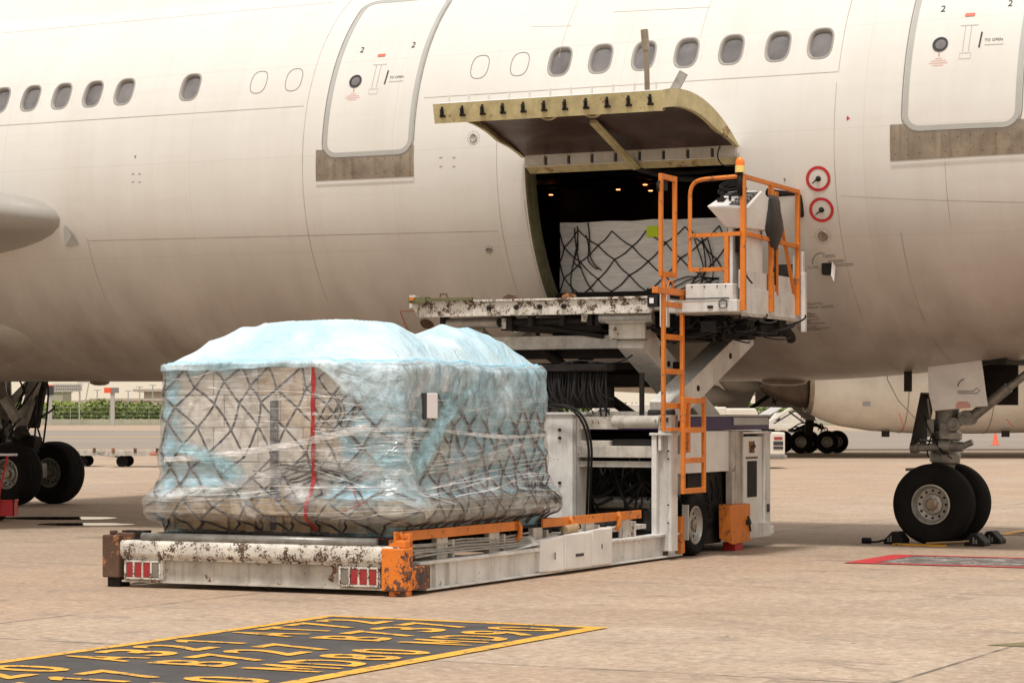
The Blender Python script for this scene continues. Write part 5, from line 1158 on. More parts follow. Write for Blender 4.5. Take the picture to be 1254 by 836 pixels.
for i in range(NU2):
    u = PER * i / NU2; ex, ey, nx, ny = per(u)
    for j in range(NR_ + 1):
        t = j / NR_
        if t <= .7:
            r = (t / .7) ** .8; x = cx0 + (ex - cx0) * r; y = cy0 + (ey - cy0) * r; pe = body(u, 2.10, .0, .5); z = 2.10 + (pe.z - 2.10) * r ** 5 + hdome(x, y) * (1 - r ** 10)
            p = Vector((x + (pe.x - ex) * r ** 6, y + (pe.y - ey) * r ** 6, z)); cvv.append(1)
        else:
            s_ = (t - .7) / .3; side = sm(uc - .9, uc - .1, u) * (1 - sm(uc + LY, uc + LY + .4, u)); dr_ = (.07 + .03 * noise.noise(Vector((ex * 3, ey * 3, 0)))) * (1 - side) + side * (.50 + .45 * noise.noise(Vector((ex * 1.6, ey * 1.6, 7))) + .12 * noise.noise(Vector((ex * 7, ey * 7, 2))))
            p = body(u, 2.10 - dr_ * s_, .02 + .035 * min(1, s_ * 9) + .02 * noise.noise(Vector((ex * 9, ey * 9, s_ * 2))) * s_ * side, 1); cvv.append((1 - .55 * s_ * (.3 + .7 * side)) * (1 if s_ < .82 else max(0, (1 - s_) / .18)))
        q.v.append(tuple(p))
for i in range(NU2):
    for j in range(NR_): a_ = i * (NR_ + 1) + j; b2 = ((i + 1) % NU2) * (NR_ + 1) + j; q.f.append([a_, b2, b2 + 1, a_ + 1]); q.m.append(0)
o = place(q.build('top_sheet', M['bluetop'], PR, smooth=True)); attr(o, 'cover', cvv)
# cargo net
random.seed(31); q = MB(); du = .158; nc = int(PER / du); du = PER / nc; nc -= nc % 2; du = PER / nc; rows = [.53, .66, .80, .93, 1.1, 1.29, 1.49, 1.69, 1.88, 2.05]
KN = {}
for i in range(nc):
    for j in range(len(rows)):
        if (i + j) % 2 == 0:
            uu, zz = i * du, rows[j]; pn_ = per(uu); w1_ = noise.noise(Vector((pn_[0] * 1.6, pn_[1] * 1.6, zz * 1.8))) * .16; w2_ = noise.noise(Vector((pn_[0] * 1.4 + 9, pn_[1] * 1.4, zz * 2))) * .12 * (0 < j < 9)
            KN[(i, j)] = (uu + w1_ * (j < 9) + random.uniform(-.03, .03), max(.53, zz + w2_ + random.uniform(-.02, .02) * (j < 9)))
def rope(p, s_, r=.0115, off=.022, n=6):
    pts = []; sag = random.uniform(-.012, .012)
    for k in range(n + 1): t = k / n; pts.append(body(p[0] + (s_[0] - p[0]) * t + sag * sin(pi * t), p[1] + (s_[1] - p[1]) * t, off, .8))
    q.tube(pts, r, 5, cap=False)
for (i, j), p in KN.items():
    for di in (-1, 1):
        k = ((i + di) % nc, j + 1)
        if k in KN:
            s_ = KN[k]; s_ = (p[0] + ((s_[0] - p[0] + PER / 2) % PER - PER / 2), s_[1])
            if random.random() > .05: rope(p, s_)
for k in range(12):          # loose gathered cords low on the rear face and by the corner
    u = random.uniform(.9, 1.6); z = 1.05 + random.uniform(-.1, .1) + (u - .9) * .05; pts = [body(u + t * .07, z + .028 * sin(t * .8 + k * 1.7) + t * .008, .028, .8) for t in range(10)]; q.tube(pts, random.uniform(.005, .010), 5, cap=False)
for k in range(7):
    u = 1.75 + random.uniform(-.1, .25); z = random.uniform(1.25, 1.6); q.tube([body(u + .12 * sin(t * .45 + k) , z + .045 * t, .028, .8) for t in range(9)], .009, 5, cap=False)
for k in range(10):
    u = random.uniform(4.7, 5.3); z = random.uniform(.7, 1.1); q.tube([body(u + .07 * t, z + .045 * t * (1 if k % 2 else -1) + .2 * (k % 2 == 0), .028, .8) for t in range(5)], .011, 5, cap=False)
place(q.build('cargo_net', M['rope'], PR, smooth=True))
# clear film over everything
q = shell(0, PER, .5, 2.11, .038, 1, 500, 90); o = place(q.build('stretch_film', M['clearfilm'], PR, smooth=True)); attr(o, 'cover', [(.35 + .65 * sm(.6, .68, .5 + 1.61 * (k % 91) / 90)) for k in range(501 * 91)])
# gathered film bands, straps, cords
def band(mb, f, w, off, n=60):
    V = []
    for k in range(n + 1):
        u, z = f(k / n); ww = w * (1 + .5 * noise.noise(Vector((u * 4, z * 3, 1)))); V.append(body(u, z - ww / 2, off, 1)); V.append(body(u, z + ww / 2, off, 1))
    mb.add(V, [(2 * k, 2 * k + 2, 2 * k + 3, 2 * k + 1) for k in range(n)])
q = MB(); band(q, lambda t: (.0 + 2.2 * t, 1.20 + .33 * t - .06 * sin(t * 3)), .06, .048); band(q, lambda t: (2.1 + 3.4 * t, 1.48 - .08 * t + .02 * sin(t * 7)), .035, .048)
place(q.build('tape_band', M['whitefilm'], PR, smooth=True)); random.seed(77); q = MB()
for k in range(62):
    u0 = random.uniform(-.3, 4.8); L_ = random.uniform(.7, 2.8); z0 = random.uniform(.62, 2.0); s_ = random.uniform(-.16, .2)
    band(q, lambda t: (u0 + L_ * t, min(2.08, max(.55, z0 + s_ * t + .015 * sin(t * 9 + k)))), random.choice((.003, .004, .005, .008)), .043 + random.uniform(0, .006), 30)
for k in range(8):      # crossing bundles across the near corner
    z0 = random.uniform(1.1, 1.5); sl_ = random.uniform(-.35, .1); band(q, lambda t: (1.6 + 1.5 * t, z0 + sl_ * t + .02 * sin(t * 5 + k)), random.choice((.004, .007)), .046, 30)
for k in range(9):
    z0 = random.uniform(.9, 1.15); sl_ = random.uniform(.1, .45); band(q, lambda t: (2.7 + 2.7 * t, z0 + sl_ * t + .02 * sin(t * 4 + k)), random.choice((.004, .007)), .046, 30)
place(q.build('film_strand', M['whitefilm'], PR, smooth=True))['kind'] = 'stuff'
def swoosh(name, mt, P0, P1, w0, w1, off, bow=0.0):
    m_ = MB(); V = []; du_, dz_ = P1[0] - P0[0], P1[1] - P0[1]; L_ = math.hypot(du_, dz_); nu_, nz_ = -dz_ / L_, du_ / L_; K = 40
    for k in range(K + 1):
        t = k / K; w = (w0 + (w1 - w0) * t) * (1 + .25 * noise.noise(Vector((t * 5, P0[0] * 3, 2)))); b_2 = bow * sin(pi * t)
        for j in range(5): f_ = (j / 4 - .5) * w; V.append(body(P0[0] + du_ * t + nu_ * (f_ + b_2), min(2.09, max(.55, P0[1] + dz_ * t + nz_ * (f_ + b_2))), off + .008 * (j % 2), 1))
    m_.add(V, [(k * 5 + j, k * 5 + 5 + j, k * 5 + 6 + j, k * 5 + j + 1) for k in range(K) for j in range(4)]); o_ = place(m_.build(name, mt, PR, smooth=True)); attr(o_, 'cover', [(.0, .8, 1, .8, .0)[k % 5] * min(1, 5 * (k // 5) / K, 5 * (1 - (k // 5) / K)) for k in range((K + 1) * 5)])
M['swooshblue'] = m_film('blue_gathered_film', (.42, .76, .9), .15, .9, 'cover', .25, (3, 3, 9), gloss=True)
M['swooshclear'] = m_film('clear_gathered_film', (.92, .92, .92), .0, .6, 'cover', .2, (3, 3, 14), gloss=True)
swoosh('film_fold', M['swooshblue'], (3.6, 2.05), (2.35, 1.0), .16, .34, .05, .1)
swoosh('film_fold', M['swooshblue'], (4.3, 2.05), (2.7, 1.2), .10, .16, .052, -.08)
swoosh('film_fold', M['swooshblue'], (2.3, 1.35), (2.6, .72), .4, .2, .05)
swoosh('film_fold', M['swooshblue'], (.02, 1.35), (.9, 1.0), .12, .22, .05, .05)
swoosh('film_fold', M['swooshclear'], (2.9, 2.0), (2.2, 1.4), .2, .1, .054)
swoosh('film_fold', M['swooshclear'], (.9, 1.15), (1.7, .75), .3, .16, .054, .06)
swoosh('film_fold', M['swooshclear'], (1.5, 1.3), (2.6, 1.0), .14, .3, .056)
swoosh('film_fold', M['swooshclear'], (3.0, 1.05), (5.2, 1.35), .2, .1, .054)
swoosh('film_fold', M['swooshclear'], (-.1, .85), (1.0, 1.0), .16, .08, .054)
swoosh('film_fold', M['swooshclear'], (.9, .95), (1.12, .55), .12, .08, .056)
q = MB(); uS = LP(386, 540, 'y', Y0).x - (X0 + RC); V = []
for k in range(50):
    z = .56 + (2.09 - .56) * k / 49; u = uS + .03 * (1 - k / 49); tw = .02 + .004 * sin(k * .9); V.append(body(u - tw, z, .046, .6)); V.append(body(u + tw, z, .044 + .004 * sin(k * .7), .6))
q.add(V, [(2 * k, 2 * k + 1, 2 * k + 3, 2 * k + 2) for k in range(49)]); st = place(q.build('red_strap', M['strap'], PR))
q = MB(); 
q.tube([body(1.98 + .05 * t, .74 + .02 * t, .036, 1) for t in range(6)], .004, 5)
q.tube([body(1.95, .98, .036), body(2.05, .93, .036), body(2.12, .86, .036), body(2.2, .78, .036)], .004, 5); place(q.build('red_cord', M['strap'], PR, smooth=True))
q = MB(); q.tube([body(1.3, .98, .06), body(1.35, .85, .06), body(1.42, .72, .06), body(1.38, .68, .07), body(1.42, .66, .06)], .004, 5); place(q.build('yellow_cord', M['wood'], PR, smooth=True))
for (pxa, pya), (pxb, pyb), lab in (((522, 481), (536, 512), 'white document pouch'), ((546, 449), (559, 480), 'clear pouch with paper slip')):
    a_ = LP(pxa, pya, 'x', X1 + .07); b2 = LP(pxb, pyb, 'x', X1 + .07); dx_ = 0 if pxa < 530 else .045; q = MB(); q.box(a_.x - .012 - dx_, a_.x + .002 - dx_, a_.y, b2.y, b2.z, a_.z); o = place(q.build('document_pouch', M['paper'], PR, bevel=.01)); o['label'] = lab
    if pxa < 530: q = MB(); q.box(a_.x - .03, a_.x + .002, a_.y - .035, a_.y + .01, b2.z - .01, a_.z); place(q.build('pouch_back', M['mark'], o)) ; bpy.data.objects[-1] if False else None

# ------------------------------------------------------------------ NETTED CARGO IN THE HOLD
yv = -1.74; ca = onplane(AR, 686, 275, 'y', yv); cb_ = onplane(AR, 892, 264, 'y', yv)
hx0_, hx1_ = ca.x, cb_.x; hzt = (ca.z + cb_.z) / 2; hz0 = HF + .01
cw = AR.matrix_world @ Vector(((hx0_ + hx1_) / 2, yv + .8, hz0))
HR = root('hold_cargo', cw, -28, .35, label='white film-wrapped cargo stack under black netting inside the aircraft hold', cat='cargo stack')
hw, hd, hh = (hx1_ - hx0_) / 2, .8, hzt - hz0
def m_hw():
    m, n, b = newmat('white_film_over_cartons'); tc = N(n, 'TexCoord').outputs['Object']
    c = mixc(n, ramp(n, nz(n, 1, 5, .7, vec=tc, mp=(2, 2, 22), dist=.6), .35, .68), (.72, .72, .74), (.92, .91, .91)); n.links.new(c, b.inputs['Base Color']); b.inputs['Roughness'].default_value = .3
    bp = N(n, 'Bump'); bp.inputs['Strength'].default_value = .7; bp.inputs['Distance'].default_value = .015; n.links.new(nz(n, 1, 5, .6, vec=tc, mp=(4, 4, 26), dist=1), bp.inputs['Height']); n.links.new(bp.outputs[0], b.inputs['Normal']); return m
M['hw'] = m_hw()
q = MB()
def hb(u, z): return 0.02 * noise.noise(Vector((u * 2.5, z * 4, 1))) + .01 * noise.noise(Vector((u * 9, z * 12, 3)))
GX, GZ_ = 40, 20
for i in range(GX + 1):
    for j in range(GZ_ + 1): x = -hw + 2 * hw * i / GX; z = hh * j / GZ_; q.v.append((x, -hd + hb(x, z), z + (.012 * noise.noise(Vector((x * 3, 0, 0))) if j == GZ_ else 0)))
for i in range(GX):
    for j in range(GZ_): a_ = i * (GZ_ + 1) + j; q.f.append([a_, a_ + GZ_ + 1, a_ + GZ_ + 2, a_ + 1]); q.m.append(0)
q.box(-hw, hw, -hd + .035, hd, 0, hh - .005); q.build('wrapped_cartons', M['hw'], HR, smooth=False)
random.seed(41); q = MB(); K2 = {}
for i in range(-1, 12):
    for j in range(-1, 6):
        if (i + j) % 2 == 0: x = -hw + .05 + i * .24 + random.uniform(-.03, .03); z = -.02 + j * .2 + random.uniform(-.03, .03); K2[(i, j)] = (max(-hw, min(hw, x)), max(0, min(hh, z)))
for (i, j), p in K2.items():
    for di in (-1, 1):
        s_ = K2.get((i + di, j + 1))
        if s_: q.tube([(p[0] + (s_[0] - p[0]) * t / 5, -hd - .012 + hb(p[0] + (s_[0] - p[0]) * t / 5, p[1] + (s_[1] - p[1]) * t / 5), p[1] + (s_[1] - p[1]) * t / 5 - .02 * sin(pi * t / 5)) for t in range(6)], .0085, 5)
for k in range(9):     # gathered cords
    s1 = -1 if k < 5 else 1; xc = s1 * (hw - .35); a_ = Vector((xc + random.uniform(-.15, .1), -hd - .02, hh - random.uniform(0, .3))); b2 = Vector((xc + random.uniform(-.1, .5) * -s1 * (1 if s1 < 0 else .3), -hd - .02, random.uniform(.05, .5)))
    q.tube(bez(a_, a_ + Vector((random.uniform(-.05, .15), -.02, -.3)), b2 + Vector((-.25 * -s1, -.02, .15)), b2, 12), .008, 5)
for k in range(5): q.tube([(hw - 1.1 + t * .14, -hd - .02, .12 + .03 * k + .05 * sin(t + k) + t * .02) for t in range(8)], .007, 5)
q.build('cargo_net', M['rope2'] if 'rope2' in M else M.setdefault('rope2', flat('black_net_rope', (.02, .018, .018), .8)), HR, smooth=True)
tg = onplane(AR, 792, 277, 'y', yv - .03); tg2 = onplane(AR, 806, 290, 'y', yv - .03); hm = HR.matrix_world.inverted() @ AR.matrix_world
bpy.context.view_layer.update(); hm = HR.matrix_world.inverted() @ AR.matrix_world; t1, t2 = hm @ tg, hm @ tg2
q = MB(); q.box(t1.x, t2.x, t1.y - .006, t1.y, t2.z, t1.z); q.build('yellow_tag', M['yellowtag'], HR)

# ------------------------------------------------------------------ BACKGROUND
def at(px, py, Y): return Vector(((px - 627) * Y / FPX, Y, CH + (510 - py) * Y / FPX))
# red hand trolley at the left edge
p0 = at(2, 638, 37.6); TR = root('hand_trolley', (p0.x - .35, 37.6, 0), 0, label='red hand trolley with white grip at the left edge by the main wheels', cat='trolley')
q = MB(); q.box(-.5, .57, -.16, -.14, .08, .32); q.box(-.5, .57, .14, .16, .08, .32); q.box(.55, .57, -.16, .16, .08, .32); q.box(-.5, .55, -.14, .14, .08, .1); q.box(-.51, .58, -.17, -.13, .3, .33); q.box(.545, .58, -.17, .17, .3, .33); q.build('tray', M['red'], TR, bevel=.004)
q = MB(); q.tube([(.33, -.18, .1), (.36, -.2, .45), (.49, -.24, 1.0)], .018, 8); q.build('handle', M['red'], TR, smooth=True)
q = MB(); q.tube([(.37, -.24, 1.02), (.64, -.24, 1.02)], .02, 8); q.build('grip', M['paper'], TR, smooth=True)
q = MB()
for x in (-.35, .3): q.tube([(x, -.14, .09), (x, .14, .09)], .09, 16)
q.build('wheel', M['tyre'], TR, ang=40)
# dollies
def dolly(px0, Y, label, first=None):
    p = at(px0, 571, Y)
    if first is None:
        r = root('cargo_dolly', (p.x, Y, 0), 0, label=label, cat='cargo dolly', group='flat cargo dollies coupled in a train beyond the loader')
        q = MB(); q.box(0, 3.1, -.75, .75, .38, .46); q.box(-.05, 3.15, -.8, -.74, .36, .52); q.box(-.05, 3.15, .74, .8, .36, .52); q.bar((3.1, 0, .38), (3.7, 0, .3), .08, .06)
        for k in range(10): q.tube([(.15 + k * .31, -.72, .48), (.15 + k * .31, .72, .48)], .03, 8)
        q.build('deck', M['dirtywhite'], r, bevel=.005)
        q = MB()
        for x in (.1, .8, 1.5, 2.3, 3.0): q.box(x, x + .09, -.83, -.76, .46, .6)
        q.build('stop', M['rust'], r)
        for x in (.4, 2.6):
            for y in (-.62, .62): q = MB(); q.tube([(x, y - .06, .18), (x, y + .06, .18)], .18, 20); q.build('wheel', M['tyre'], r, ang=40)
        q = MB(); q.box(1.3, 1.55, -.82, -.8, .4, .46); q.build('reflector', M['redmark'], r)
        return r
    r = first.copy(); COL.objects.link(r); r.location = (p.x, Y, 0); r['label'] = label
    for ch in list(first.children): c = ch.copy(); COL.objects.link(c); c.parent = r
    return r
d1_ = dolly(5, 79, 'empty white cargo dolly in the train, just beyond the main wheels')
dolly(138, 78.6, 'empty white cargo dolly coupled next, half hidden by the wrapped pallet', d1_)

# second aircraft beyond
BR = root('airliner', (at(1060, 555, 100).x, 100, 0), 0, label='second white airliner parked far behind, only engine, wing and bogie wheels seen', cat='airliner')
bx = BR.location.x
def B(px, py, Y): p = at(px, py, Y); return Vector((p.x - bx, Y - 100, p.z))
M['nac'] = pm('cream_engine_paint', (.7, .655, .59), .4, var=.1, scale=.6, dirt=.25, bump=0)
M['panelg'] = pm('light_grey_panel', (.3, .285, .26), .5, var=.1, scale=1)
q = MB(); c = B(988, 472, 95); ce = B(1330, 472, 95); L_ = ce.x - c.x; Zc = 2.8 ; c.z = Zc
q.lathe([(.95, .05), (1.02, 0), (1.3, .5), (1.55, 1.2), (1.74, 2.4), (1.84, 4), (1.86, 6.5), (1.82, 8.5), (1.72, 9.6), (1.55, 10.2), (1.35, 10.3), (1.3, 9.6), (1.3, 4)], c, (1, .06, 0), 56); en = q.build('engine', M['nac'], BR, ang=50)
q = MB(); q.lathe([(.96, .02), (1.04, .0), (1.1, .14), (1.06, .3)], c + Vector((-.06, 0, 0)), (1, .06, 0), 48); q.build('exhaust_lip', M['sill'], en, smooth=True)
q = MB(); q.lathe([(0, -1.9), (.3, -1.7), (.6, -1.0), (.82, -.4), (.9, .4), (0, .4)], c, (1, .06, 0), 40); q.build('exhaust_cone', pm('heat_stained_nozzle', (.09, .065, .05), .4, metal=.6, var=.4, scale=2), en, smooth=True)
q = MB()
for t, r in ((3.6, 1.842), (6.9, 1.862)): q.lathe([(r, -.012), (r + .01, 0), (r, .012)], c + Vector((t, .06 * t, 0)), (1, .06, 0), 56)
a_ = B(1057, 497, 93.1); q.box(a_.x, a_.x + .28, a_.y, a_.y + .1, a_.z, a_.z + .18); q.build('engine_marking', M['markg'], en)
q = MB(); P_ = [B(1086, 455, 93.2), B(1087, 465, 93.1), B(1100, 490, 93.1), B(1130, 522, 93.4)]; q.tube(P_, .02, 6); q.build('access_line', M['markg'], en)
q = MB(); q.tube([B(1101, 505, 93.2), B(1104, 515, 93.3), B(1109, 527, 93.5)], .022, 6); q.tube([B(1233, 513, 93.2), B(1240, 522, 93.4)], .02, 6); q.build('red_stripe', M['redmark'], en)
for px in (1085, 1232): a_ = B(px, 531, 94.5); q = MB(); q.box(a_.x - .16, a_.x + .14, a_.y, a_.y + .1, a_.z - .12, a_.z + .12); q.build('engine_drain', M['dark'], en)
q = MB(); zb = 4.0; q.add([(x, y, z) for x, y, z in ((-14, -6, zb), (14, -9, zb), (16, 9, zb + .2), (-18, 9, zb + .2), (-14, -6, zb + .5), (14, -9, zb + .9), (16, 9, zb + 1.1), (-18, 9, zb + .7))], [(3, 2, 1, 0), (4, 5, 6, 7), (0, 1, 5, 4), (1, 2, 6, 5), (2, 3, 7, 6), (3, 0, 4, 7)]); q.build('wing', M['wing'], BR)
q = MB(); q.lathe([(0, -26), (1.2, -22), (2.6, -14), (3.0, -6), (3.0, 24), (2.5, 30), (1.2, 34), (0, 35)], (0, 16, 5.6), (1, .05, 0), 48); q.build('fuselage', M['nac'], BR, smooth=True)
q = MB(); q.bar(B(1000, 470, 97), B(945, 468, 97), .8, .9); q.bar(B(990, 455, 96), B(1060, 462, 96), .6, 1.0); q.build('pylon', M['dark'], BR, bevel=.05)
for px, py in ((868, 485), (905, 470)):
    a_ = B(px - 26, py - 8, 98); b2 = B(px + 34, py + 5, 98); q = MB(); q.tube([a_, a_.lerp(b2, .2), a_.lerp(b2, .6), b2], [.1, .42, .4, .05], 16); q.build('flap_fairing', M['panelg'], BR, smooth=True)
q = MB(); P_ = [B(px, py, 103) for px, py in ((893, 466), (918, 466), (926, 476), (914, 503), (877, 500))]; q.prism([(p.x, p.z) for p in P_], lambda a, b, c: (a, 3 + c, b), .12); q.build('gear_door', M['panelg'], BR)
q = MB(); q.bar(B(915, 503, 104), B(950, 478, 104), .16, .16); q.bar(B(950, 478, 104), B(968, 465, 104), .16, .16); q.bar(B(940, 474, 104), B(950, 495, 104), .06, .06); q.bar(B(963, 482, 104), B(945, 493, 104), .06, .06); q.bar(B(960, 468, 105), B(993, 512, 105), .45, .3); q.bar(B(995, 480, 106), B(990, 532, 106), .34, .34); q.build('main_gear_strut', M['dark'], BR)
for PP in ([B(962, 467, 103), B(990, 467, 103), B(999, 515, 103), B(985, 513, 103), B(965, 495, 103)], [B(925, 467, 107), B(975, 467, 107), B(970, 499, 107), B(925, 498, 107)]):
    q = MB(); q.prism([(p.x, p.z) for p in PP], lambda a, b, c: (a, PP[0].y + c, b), .1); q.build('gear_bay_panel', M['panelg'], BR)
for px, Y in ((981, 106.5), (1013, 106.5), (950, 106.5), (990, 107.8), (1025, 107.8), (958, 107.8)):
    pc = B(px, 541, Y); wheel(BR, (pc.x, pc.y, .5), (-.12, -1, 0), .5, .4, .24, 'bogie_wheel')
q = MB(); random.seed(6); q.bar(B(950, 538, 106.8), B(1018, 538, 106.8), .2, .2)
for k in range(10): a_ = B(random.uniform(965, 1015), random.uniform(524, 530), 106.2); b2 = B(random.uniform(965, 1015), random.uniform(518, 534), 106.2); q.tube(bez(a_, a_ + Vector((.3, 0, .3)), b2 + Vector((-.3, 0, .3)), b2), .03, 5)
q.build('bogie_beam', M['dark'], BR)

# ground vehicles between
def van(px, py, Y, L, W, H, label, body_m, rz=0, beacon=False):
    p = at(px, py, Y); r = root('service_van', (p.x, Y, 0), rz, label=label, cat='service vehicle')
    q = MB(); q.prism([(0, .35), (L, .35), (L, H * .9), (L - .1, H), (L * .32, H), (L * .16, H * .62), (.02, H * .52)], lambda a, b, c: (a, c - W / 2, b), W); q.build('body', body_m, r, bevel=.05)
    q = MB(); q.prism([(L * .2, H * .6), (L * .42, H * .6), (L * .42, H * .88), (L * .33, H * .88)], lambda a, b, c: (a, -W / 2 - .02 + c, b), .02); q.build('window', M['mark'], r)
    for x in (L * .18, L * .8):
        for y in (-W / 2 + .1, W / 2 - .1): q = MB(); q.tube([(x, y - .1, .33), (x, y + .1, .33)], .33, 20); q.build('wheel', M['tyre'], r, ang=40)
    if beacon: q = MB(); q.lathe([(.12, 0), (.12, .2), (0, .26)], (L * .5, 0, H), (0, 0, 1), 12); q.build('beacon', M['amber'], r)
    return r
van(782, 560, 88, 4.2, 1.9, 1.9, 'white service van with amber roof beacon behind the loader', M['nac'], 0, True)
# white truck tail poking out beside the loader
p = at(957, 573, 76.5); TK = root('service_truck', (p.x, 76.5, 0), 0, label='white truck tail with red lamps and black bumper right of the loader', cat='truck')
q = MB(); q.box(-4.2, 0, -1, 1, .42, 1.12); q.box(-3.8, -1.8, -.95, .95, 1.1, 1.9); q.build('body', M['nac'], TK, bevel=.04)
q = MB(); q.box(-.6, .06, -1.04, 1.0, .3, .42); q.build('bumper', M['strut'], TK, bevel=.02)
for x in (-.95, -3.5): q = MB(); q.tube([(x, -1.0, .27), (x, -.75, .27)], .28, 20); q.tube([(x, .75, .27), (x, 1.0, .27)], .28, 20); q.build('wheel', M['tyre'], TK, ang=40)
q = MB(); q.box(-.34, -.08, -1.02, -1.0, .9, .98); q.build('tail_lamp', M['redlens'], TK)
q = MB(); q.box(-.36, -.06, -1.02, -1.0, .72, .84); q.box(-.36, -.06, -1.02, -1.0, .6, .68); q.box(-.9, -.75, -1.02, -1.0, .55, .65); q.build('vent', M['mark'], TK)
# distant stair truck and carts
def stairs(px, Y, label):
    p = at(px, 520, Y); r = root('boarding_stairs', (p.x, Y, 0), 0, label=label, cat='boarding stairs')
    q = MB(); q.bar((0, 0, .6), (4.2, 0, 3.2), 1.6, .25); q.box(4.0, 5.2, -.8, .8, 3.0, 3.2); q.box(-.5, 4.5, -.9, .9, .4, .9); q.build('flight', M['nac'], r, bevel=.03)
    q = MB(); q.bar((0, -.8, 1.6), (4.2, -.8, 4.1), .08, .5); q.bar((0, .8, 1.6), (4.2, .8, 4.1), .08, .5); q.build('side_rail', M['paper'], r)
    q = MB(); q.bar((4.4, -.7, .8), (2.5, -.7, 2.2), .15, .15); q.bar((1.0, -.7, .8), (4.6, -.7, 3.0), .12, .12); q.build('brace', M['dark'], r)
    for x in (.3, 3.8): q = MB(); q.tube([(x, -.9, .35), (x, -.7, .35)], .35, 16); q.build('wheel', M['tyre'], r, ang=40)
stairs(932, 240, 'white boarding stairs in the distance behind the bogie wheels')
van(936, 531, 250, 3.6, 2.0, 2.0, 'tall white van parked in the distance beside the boarding stairs', M['nac'])
van(690, 545, 135, 6, 2.2, 2.3, 'white van in the distance glimpsed between the loader arms', M['nac'])
# traffic cone
p = at(1219, 545, 137); CR = root('traffic_cone', (p.x, 137, 0), label='orange traffic cone standing alone beyond the nose wheels', cat='traffic cone')
q = MB(); q.lathe([(.19, .04), (.17, .05), (.04, .7), (.03, .72), (0, .72)], (0, 0, 0), (0, 0, 1), 20); q.build('cone_body', M['cone'], CR, smooth=True)
q = MB(); q.box(-.25, .25, -.25, .25, 0, .045); q.build('cone_base', M['redmark'], CR, bevel=.01)
# grass verge, wall, wood
M['grass'] = pm('verge_grass', (.10, .13, .035), .9, var=.5, scale=.3)
tag(quad_sheet('grass_verge', [(-400, 470), (300, 470), (300, 640), (-400, 640)], .01, M['grass']), 'green grass verge along the perimeter wall', 'verge', kind='structure')
q = MB(); q.box(-260, 200, 500, 500.3, 0, 1.12)
for k in range(116): q.box(-260 + k * 4, -259.6 + k * 4, 499.9, 500.4, 0, 1.25)
tag(q.build('perimeter_wall', pm('pale_wall', (.5, .46, .38), .8, var=.2, scale=.2)), 'long low pale perimeter wall below the green wood', 'wall')
q = MB()
for k in range(58): q.tube([(-258 + k * 8, 499.4, 0), (-258 + k * 8, 499.4, 3.6)], .06, 5)
for z in (1.8, 2.6, 3.5): q.tube([(-258, 499.4, z), (198, 499.4, z)], .025, 4)
tag(q.build('perimeter_fence', M['seal']), 'thin grey post and wire fence in front of the wood', 'fence')
def m_leaf():
    m, n, b = newmat('leaf_mass'); tc = N(n, 'TexCoord').outputs['Object']; oi = N(n, 'Attribute', attribute_name='tone')
    c = mixc(n, oi.outputs['Fac'], (.06, .10, .025), (.26, .30, .06)); n.links.new(c, b.inputs['Base Color']); b.inputs['Roughness'].default_value = .7; return m
random.seed(19); q = MB(); tones = []
for k in range(420):
    x = random.uniform(-150, 60); y = random.uniform(520, 560); h = random.uniform(3.6, 5.4) * (1 + .1 * noise.noise(Vector((x * .06, 0, 0)))); r = random.uniform(2.2, 3.6); tn = random.random()
    for j in range(150):
        d = Vector((random.gauss(0, 1), random.gauss(0, 1), random.gauss(0, 1))).normalized(); p = Vector((x, y, h - r * .75)) + Vector((d.x * r, d.y * r, d.z * r * .75)) * random.uniform(.7, 1.05)
        if p.z < .2: p.z = random.uniform(.2, 2)
        s_ = random.uniform(.2, .5); a = Vector((random.gauss(0, 1), random.gauss(0, 1), random.gauss(0, 1))).normalized() * s_; b2 = d.cross(a).normalized() * s_ * .8
        q.add([p - a, p + b2, p + a, p - b2], [(0, 1, 2, 3)]); tones += [min(1, max(0, tn * .6 + random.random() * .3 + .1 * d.z))] * 4
o = q.build('distant_wood', m_leaf(), recalc=False); attr(o, 'tone', tones); tag(o, 'far-off dense green wood along the airfield boundary', 'wood', kind='stuff')
# elevated road
ER = root('elevated_road', (at(160, 515, 900).x, 900, 0), 0, label='long grey elevated road on piers above the wood', cat='elevated road')
M['farconc'] = pm('far_concrete', (.42, .38, .32), .85, var=.1, scale=.02, bump=0)
q = MB(); q.box(-14, 160, -6, 6, 5.2, 7.4); q.box(-14, 160, -6.3, -6, 7.4, 8.3); q.add([(-40, -6, 3.5), (-14, -6, 5.2), (-14, 6, 5.2), (-40, 6, 3.5), (-40, -6, 5.6), (-14, -6, 7.9), (-14, 6, 7.9), (-40, 6, 5.6)], [(0, 1, 2, 3), (4, 7, 6, 5), (0, 4, 5, 1), (1, 5, 6, 2), (2, 6, 7, 3), (3, 7, 4, 0)]); q.build('deck', M['farconc'], ER)
for k in range(7): q = MB(); q.box(-10 + k * 24, -7 + k * 24, -3, 3, 0, 5.2); q.build('pier', M['farconc'], ER)
q = MB(); q.box(2, 60, 10, 30, 0, 11.2); q.box(-2, 62, 8, 32, 11.2, 12.2); tag(q.build('depot_building', M['farconc']), 'low flat-roofed grey building beyond the elevated road', 'building').location = (at(165, 515, 930).x, 930, 0)
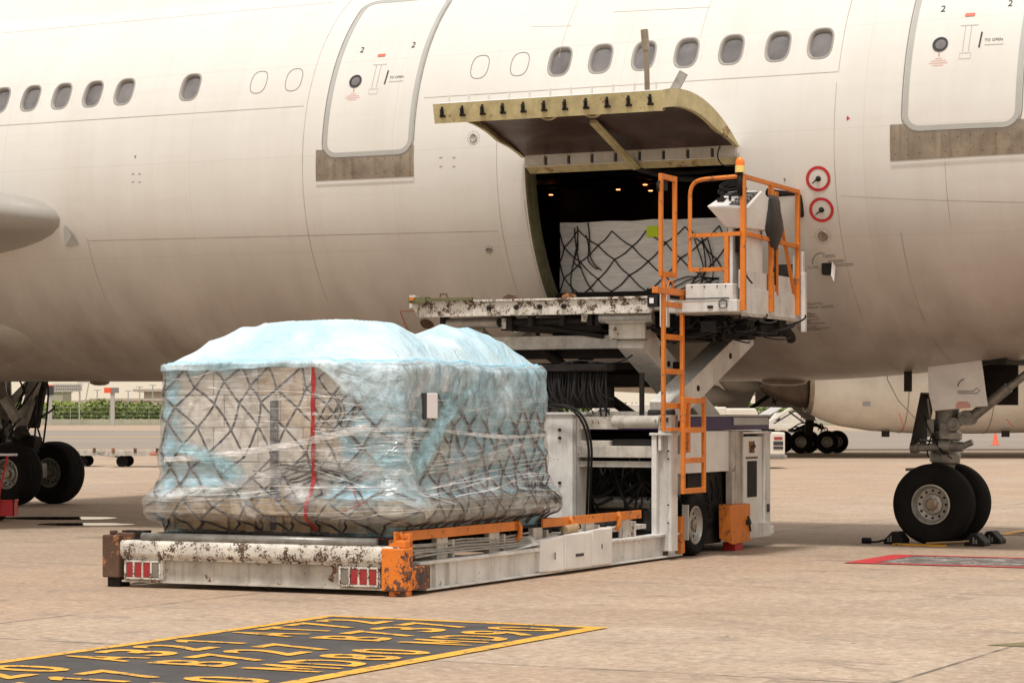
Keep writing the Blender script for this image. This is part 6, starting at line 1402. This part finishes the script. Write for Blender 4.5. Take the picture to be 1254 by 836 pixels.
# gantry signs
def gantry(px0, px1, py0, py1, Y, label, two):
    a_ = at(px0, py0, Y); b2 = at(px1, py1, Y); r = root('sign_gantry', ((a_.x), Y, 0), 0, label=label, cat='road sign'); w = b2.x - a_.x
    xp = w * (.12 if two else .55); q = MB()
    q.box(xp - .35, xp + .35, -.3, .3, 0, a_.z)
    q.build('post', M['seal'], r)
    q = MB()
    if two: q.box(0, w * .22, -.5, -.3, b2.z - .6, a_.z)
    else: q.box(0, w * .45, -.5, -.3, b2.z, a_.z)
    q.build('orange_board', M['cone'], r)
    q = MB(); q.box(w * (.24 if two else .46), w, -.5, -.3, b2.z, a_.z) if not two else [q.bar((w * .24, -.4, z), (w, -.4, z), .15, .15) for z in (a_.z, b2.z, (a_.z + b2.z) / 2)]
    if two:
        for k in range(13): x = w * .24 + k * w * .76 / 12; q.bar((x, -.4, b2.z), (x, -.4, a_.z + .3), .25, .1); q.box(x - .1, x + w * .045, -.35, -.3, b2.z + .1, a_.z - .1)
        q.box(w * .95, w * .97, -.3, .2, 0, b2.z)
    q.build('grey_board', M['markg'] if not two else M['seal'], r); return r
gantry(56, 99, 471, 479, 450, 'wide lattice sign gantry with orange end panel, leftmost above the wood', True)
gantry(128, 146, 474.5, 481, 440, 'small orange and dark sign board on one post above the wood', False)
q = MB(); c = at(62, 478, 430)
tag(q.box(-.9, .5, -.3, .3, c.z - .8, c.z + .8).build('flood_lamp', M['mark']), 'dark floodlight head on a pole at the left above the fence', 'floodlight').location = (c.x, 430, 0)
bpy.data.objects['flood_lamp'].name = 'flood_lamp'
q = MB(); q.tube([(0, 0, 0), (0, 0, c.z - .6)], .22, 8); o = q.build('pole', M['seal'], bpy.data.objects['flood_lamp']); o.location = (-.3, 0, 0)
a_ = at(62, 480, 620); b2 = at(77, 480, 620); q = MB(); q.box(0, b2.x - a_.x, 0, 12, 0, a_.z); q.box(-.3, b2.x - a_.x + .3, -.3, 12.3, a_.z, a_.z + .3); tag(q.build('grey_building', M['farconc']), 'plain grey block building behind the lattice sign gantry', 'building').location = (a_.x, 620, 0)
for px, top, lab in ((98, 470, 'tall thin mast right of the lattice sign gantry'), (171, 473, 'tall lamp mast above the elevated road'), (157, 478, 'short mast just right of the small sign board'), (119, 477, 'short mast left of the small sign board'), (187, 471, 'thin mast nearest the wrapped pallet')):
    a_ = at(px, top, 640); q = MB(); q.tube([(0, 0, 0), (0, 0, a_.z)], .16, 6); q.box(-.9, .9, -.1, .1, a_.z - .2, a_.z); tag(q.build('lamp_mast', M['seal']), lab, 'mast', 'thin masts above the distant wood').location = (a_.x, 640, 0)
a_ = at(100, 492, 640); b2 = at(109, 468, 640); q = MB(); q.bar((0, 0, 0), (b2.x - a_.x, 0, b2.z), .25, .25); q.bar((b2.x - a_.x - 3, 0, b2.z), (b2.x - a_.x, 0, b2.z), .2, .2); tag(q.build('crane_boom', M['seal']), 'slanting crane boom between the two sign gantries', 'crane').location = (a_.x, 640, 0)
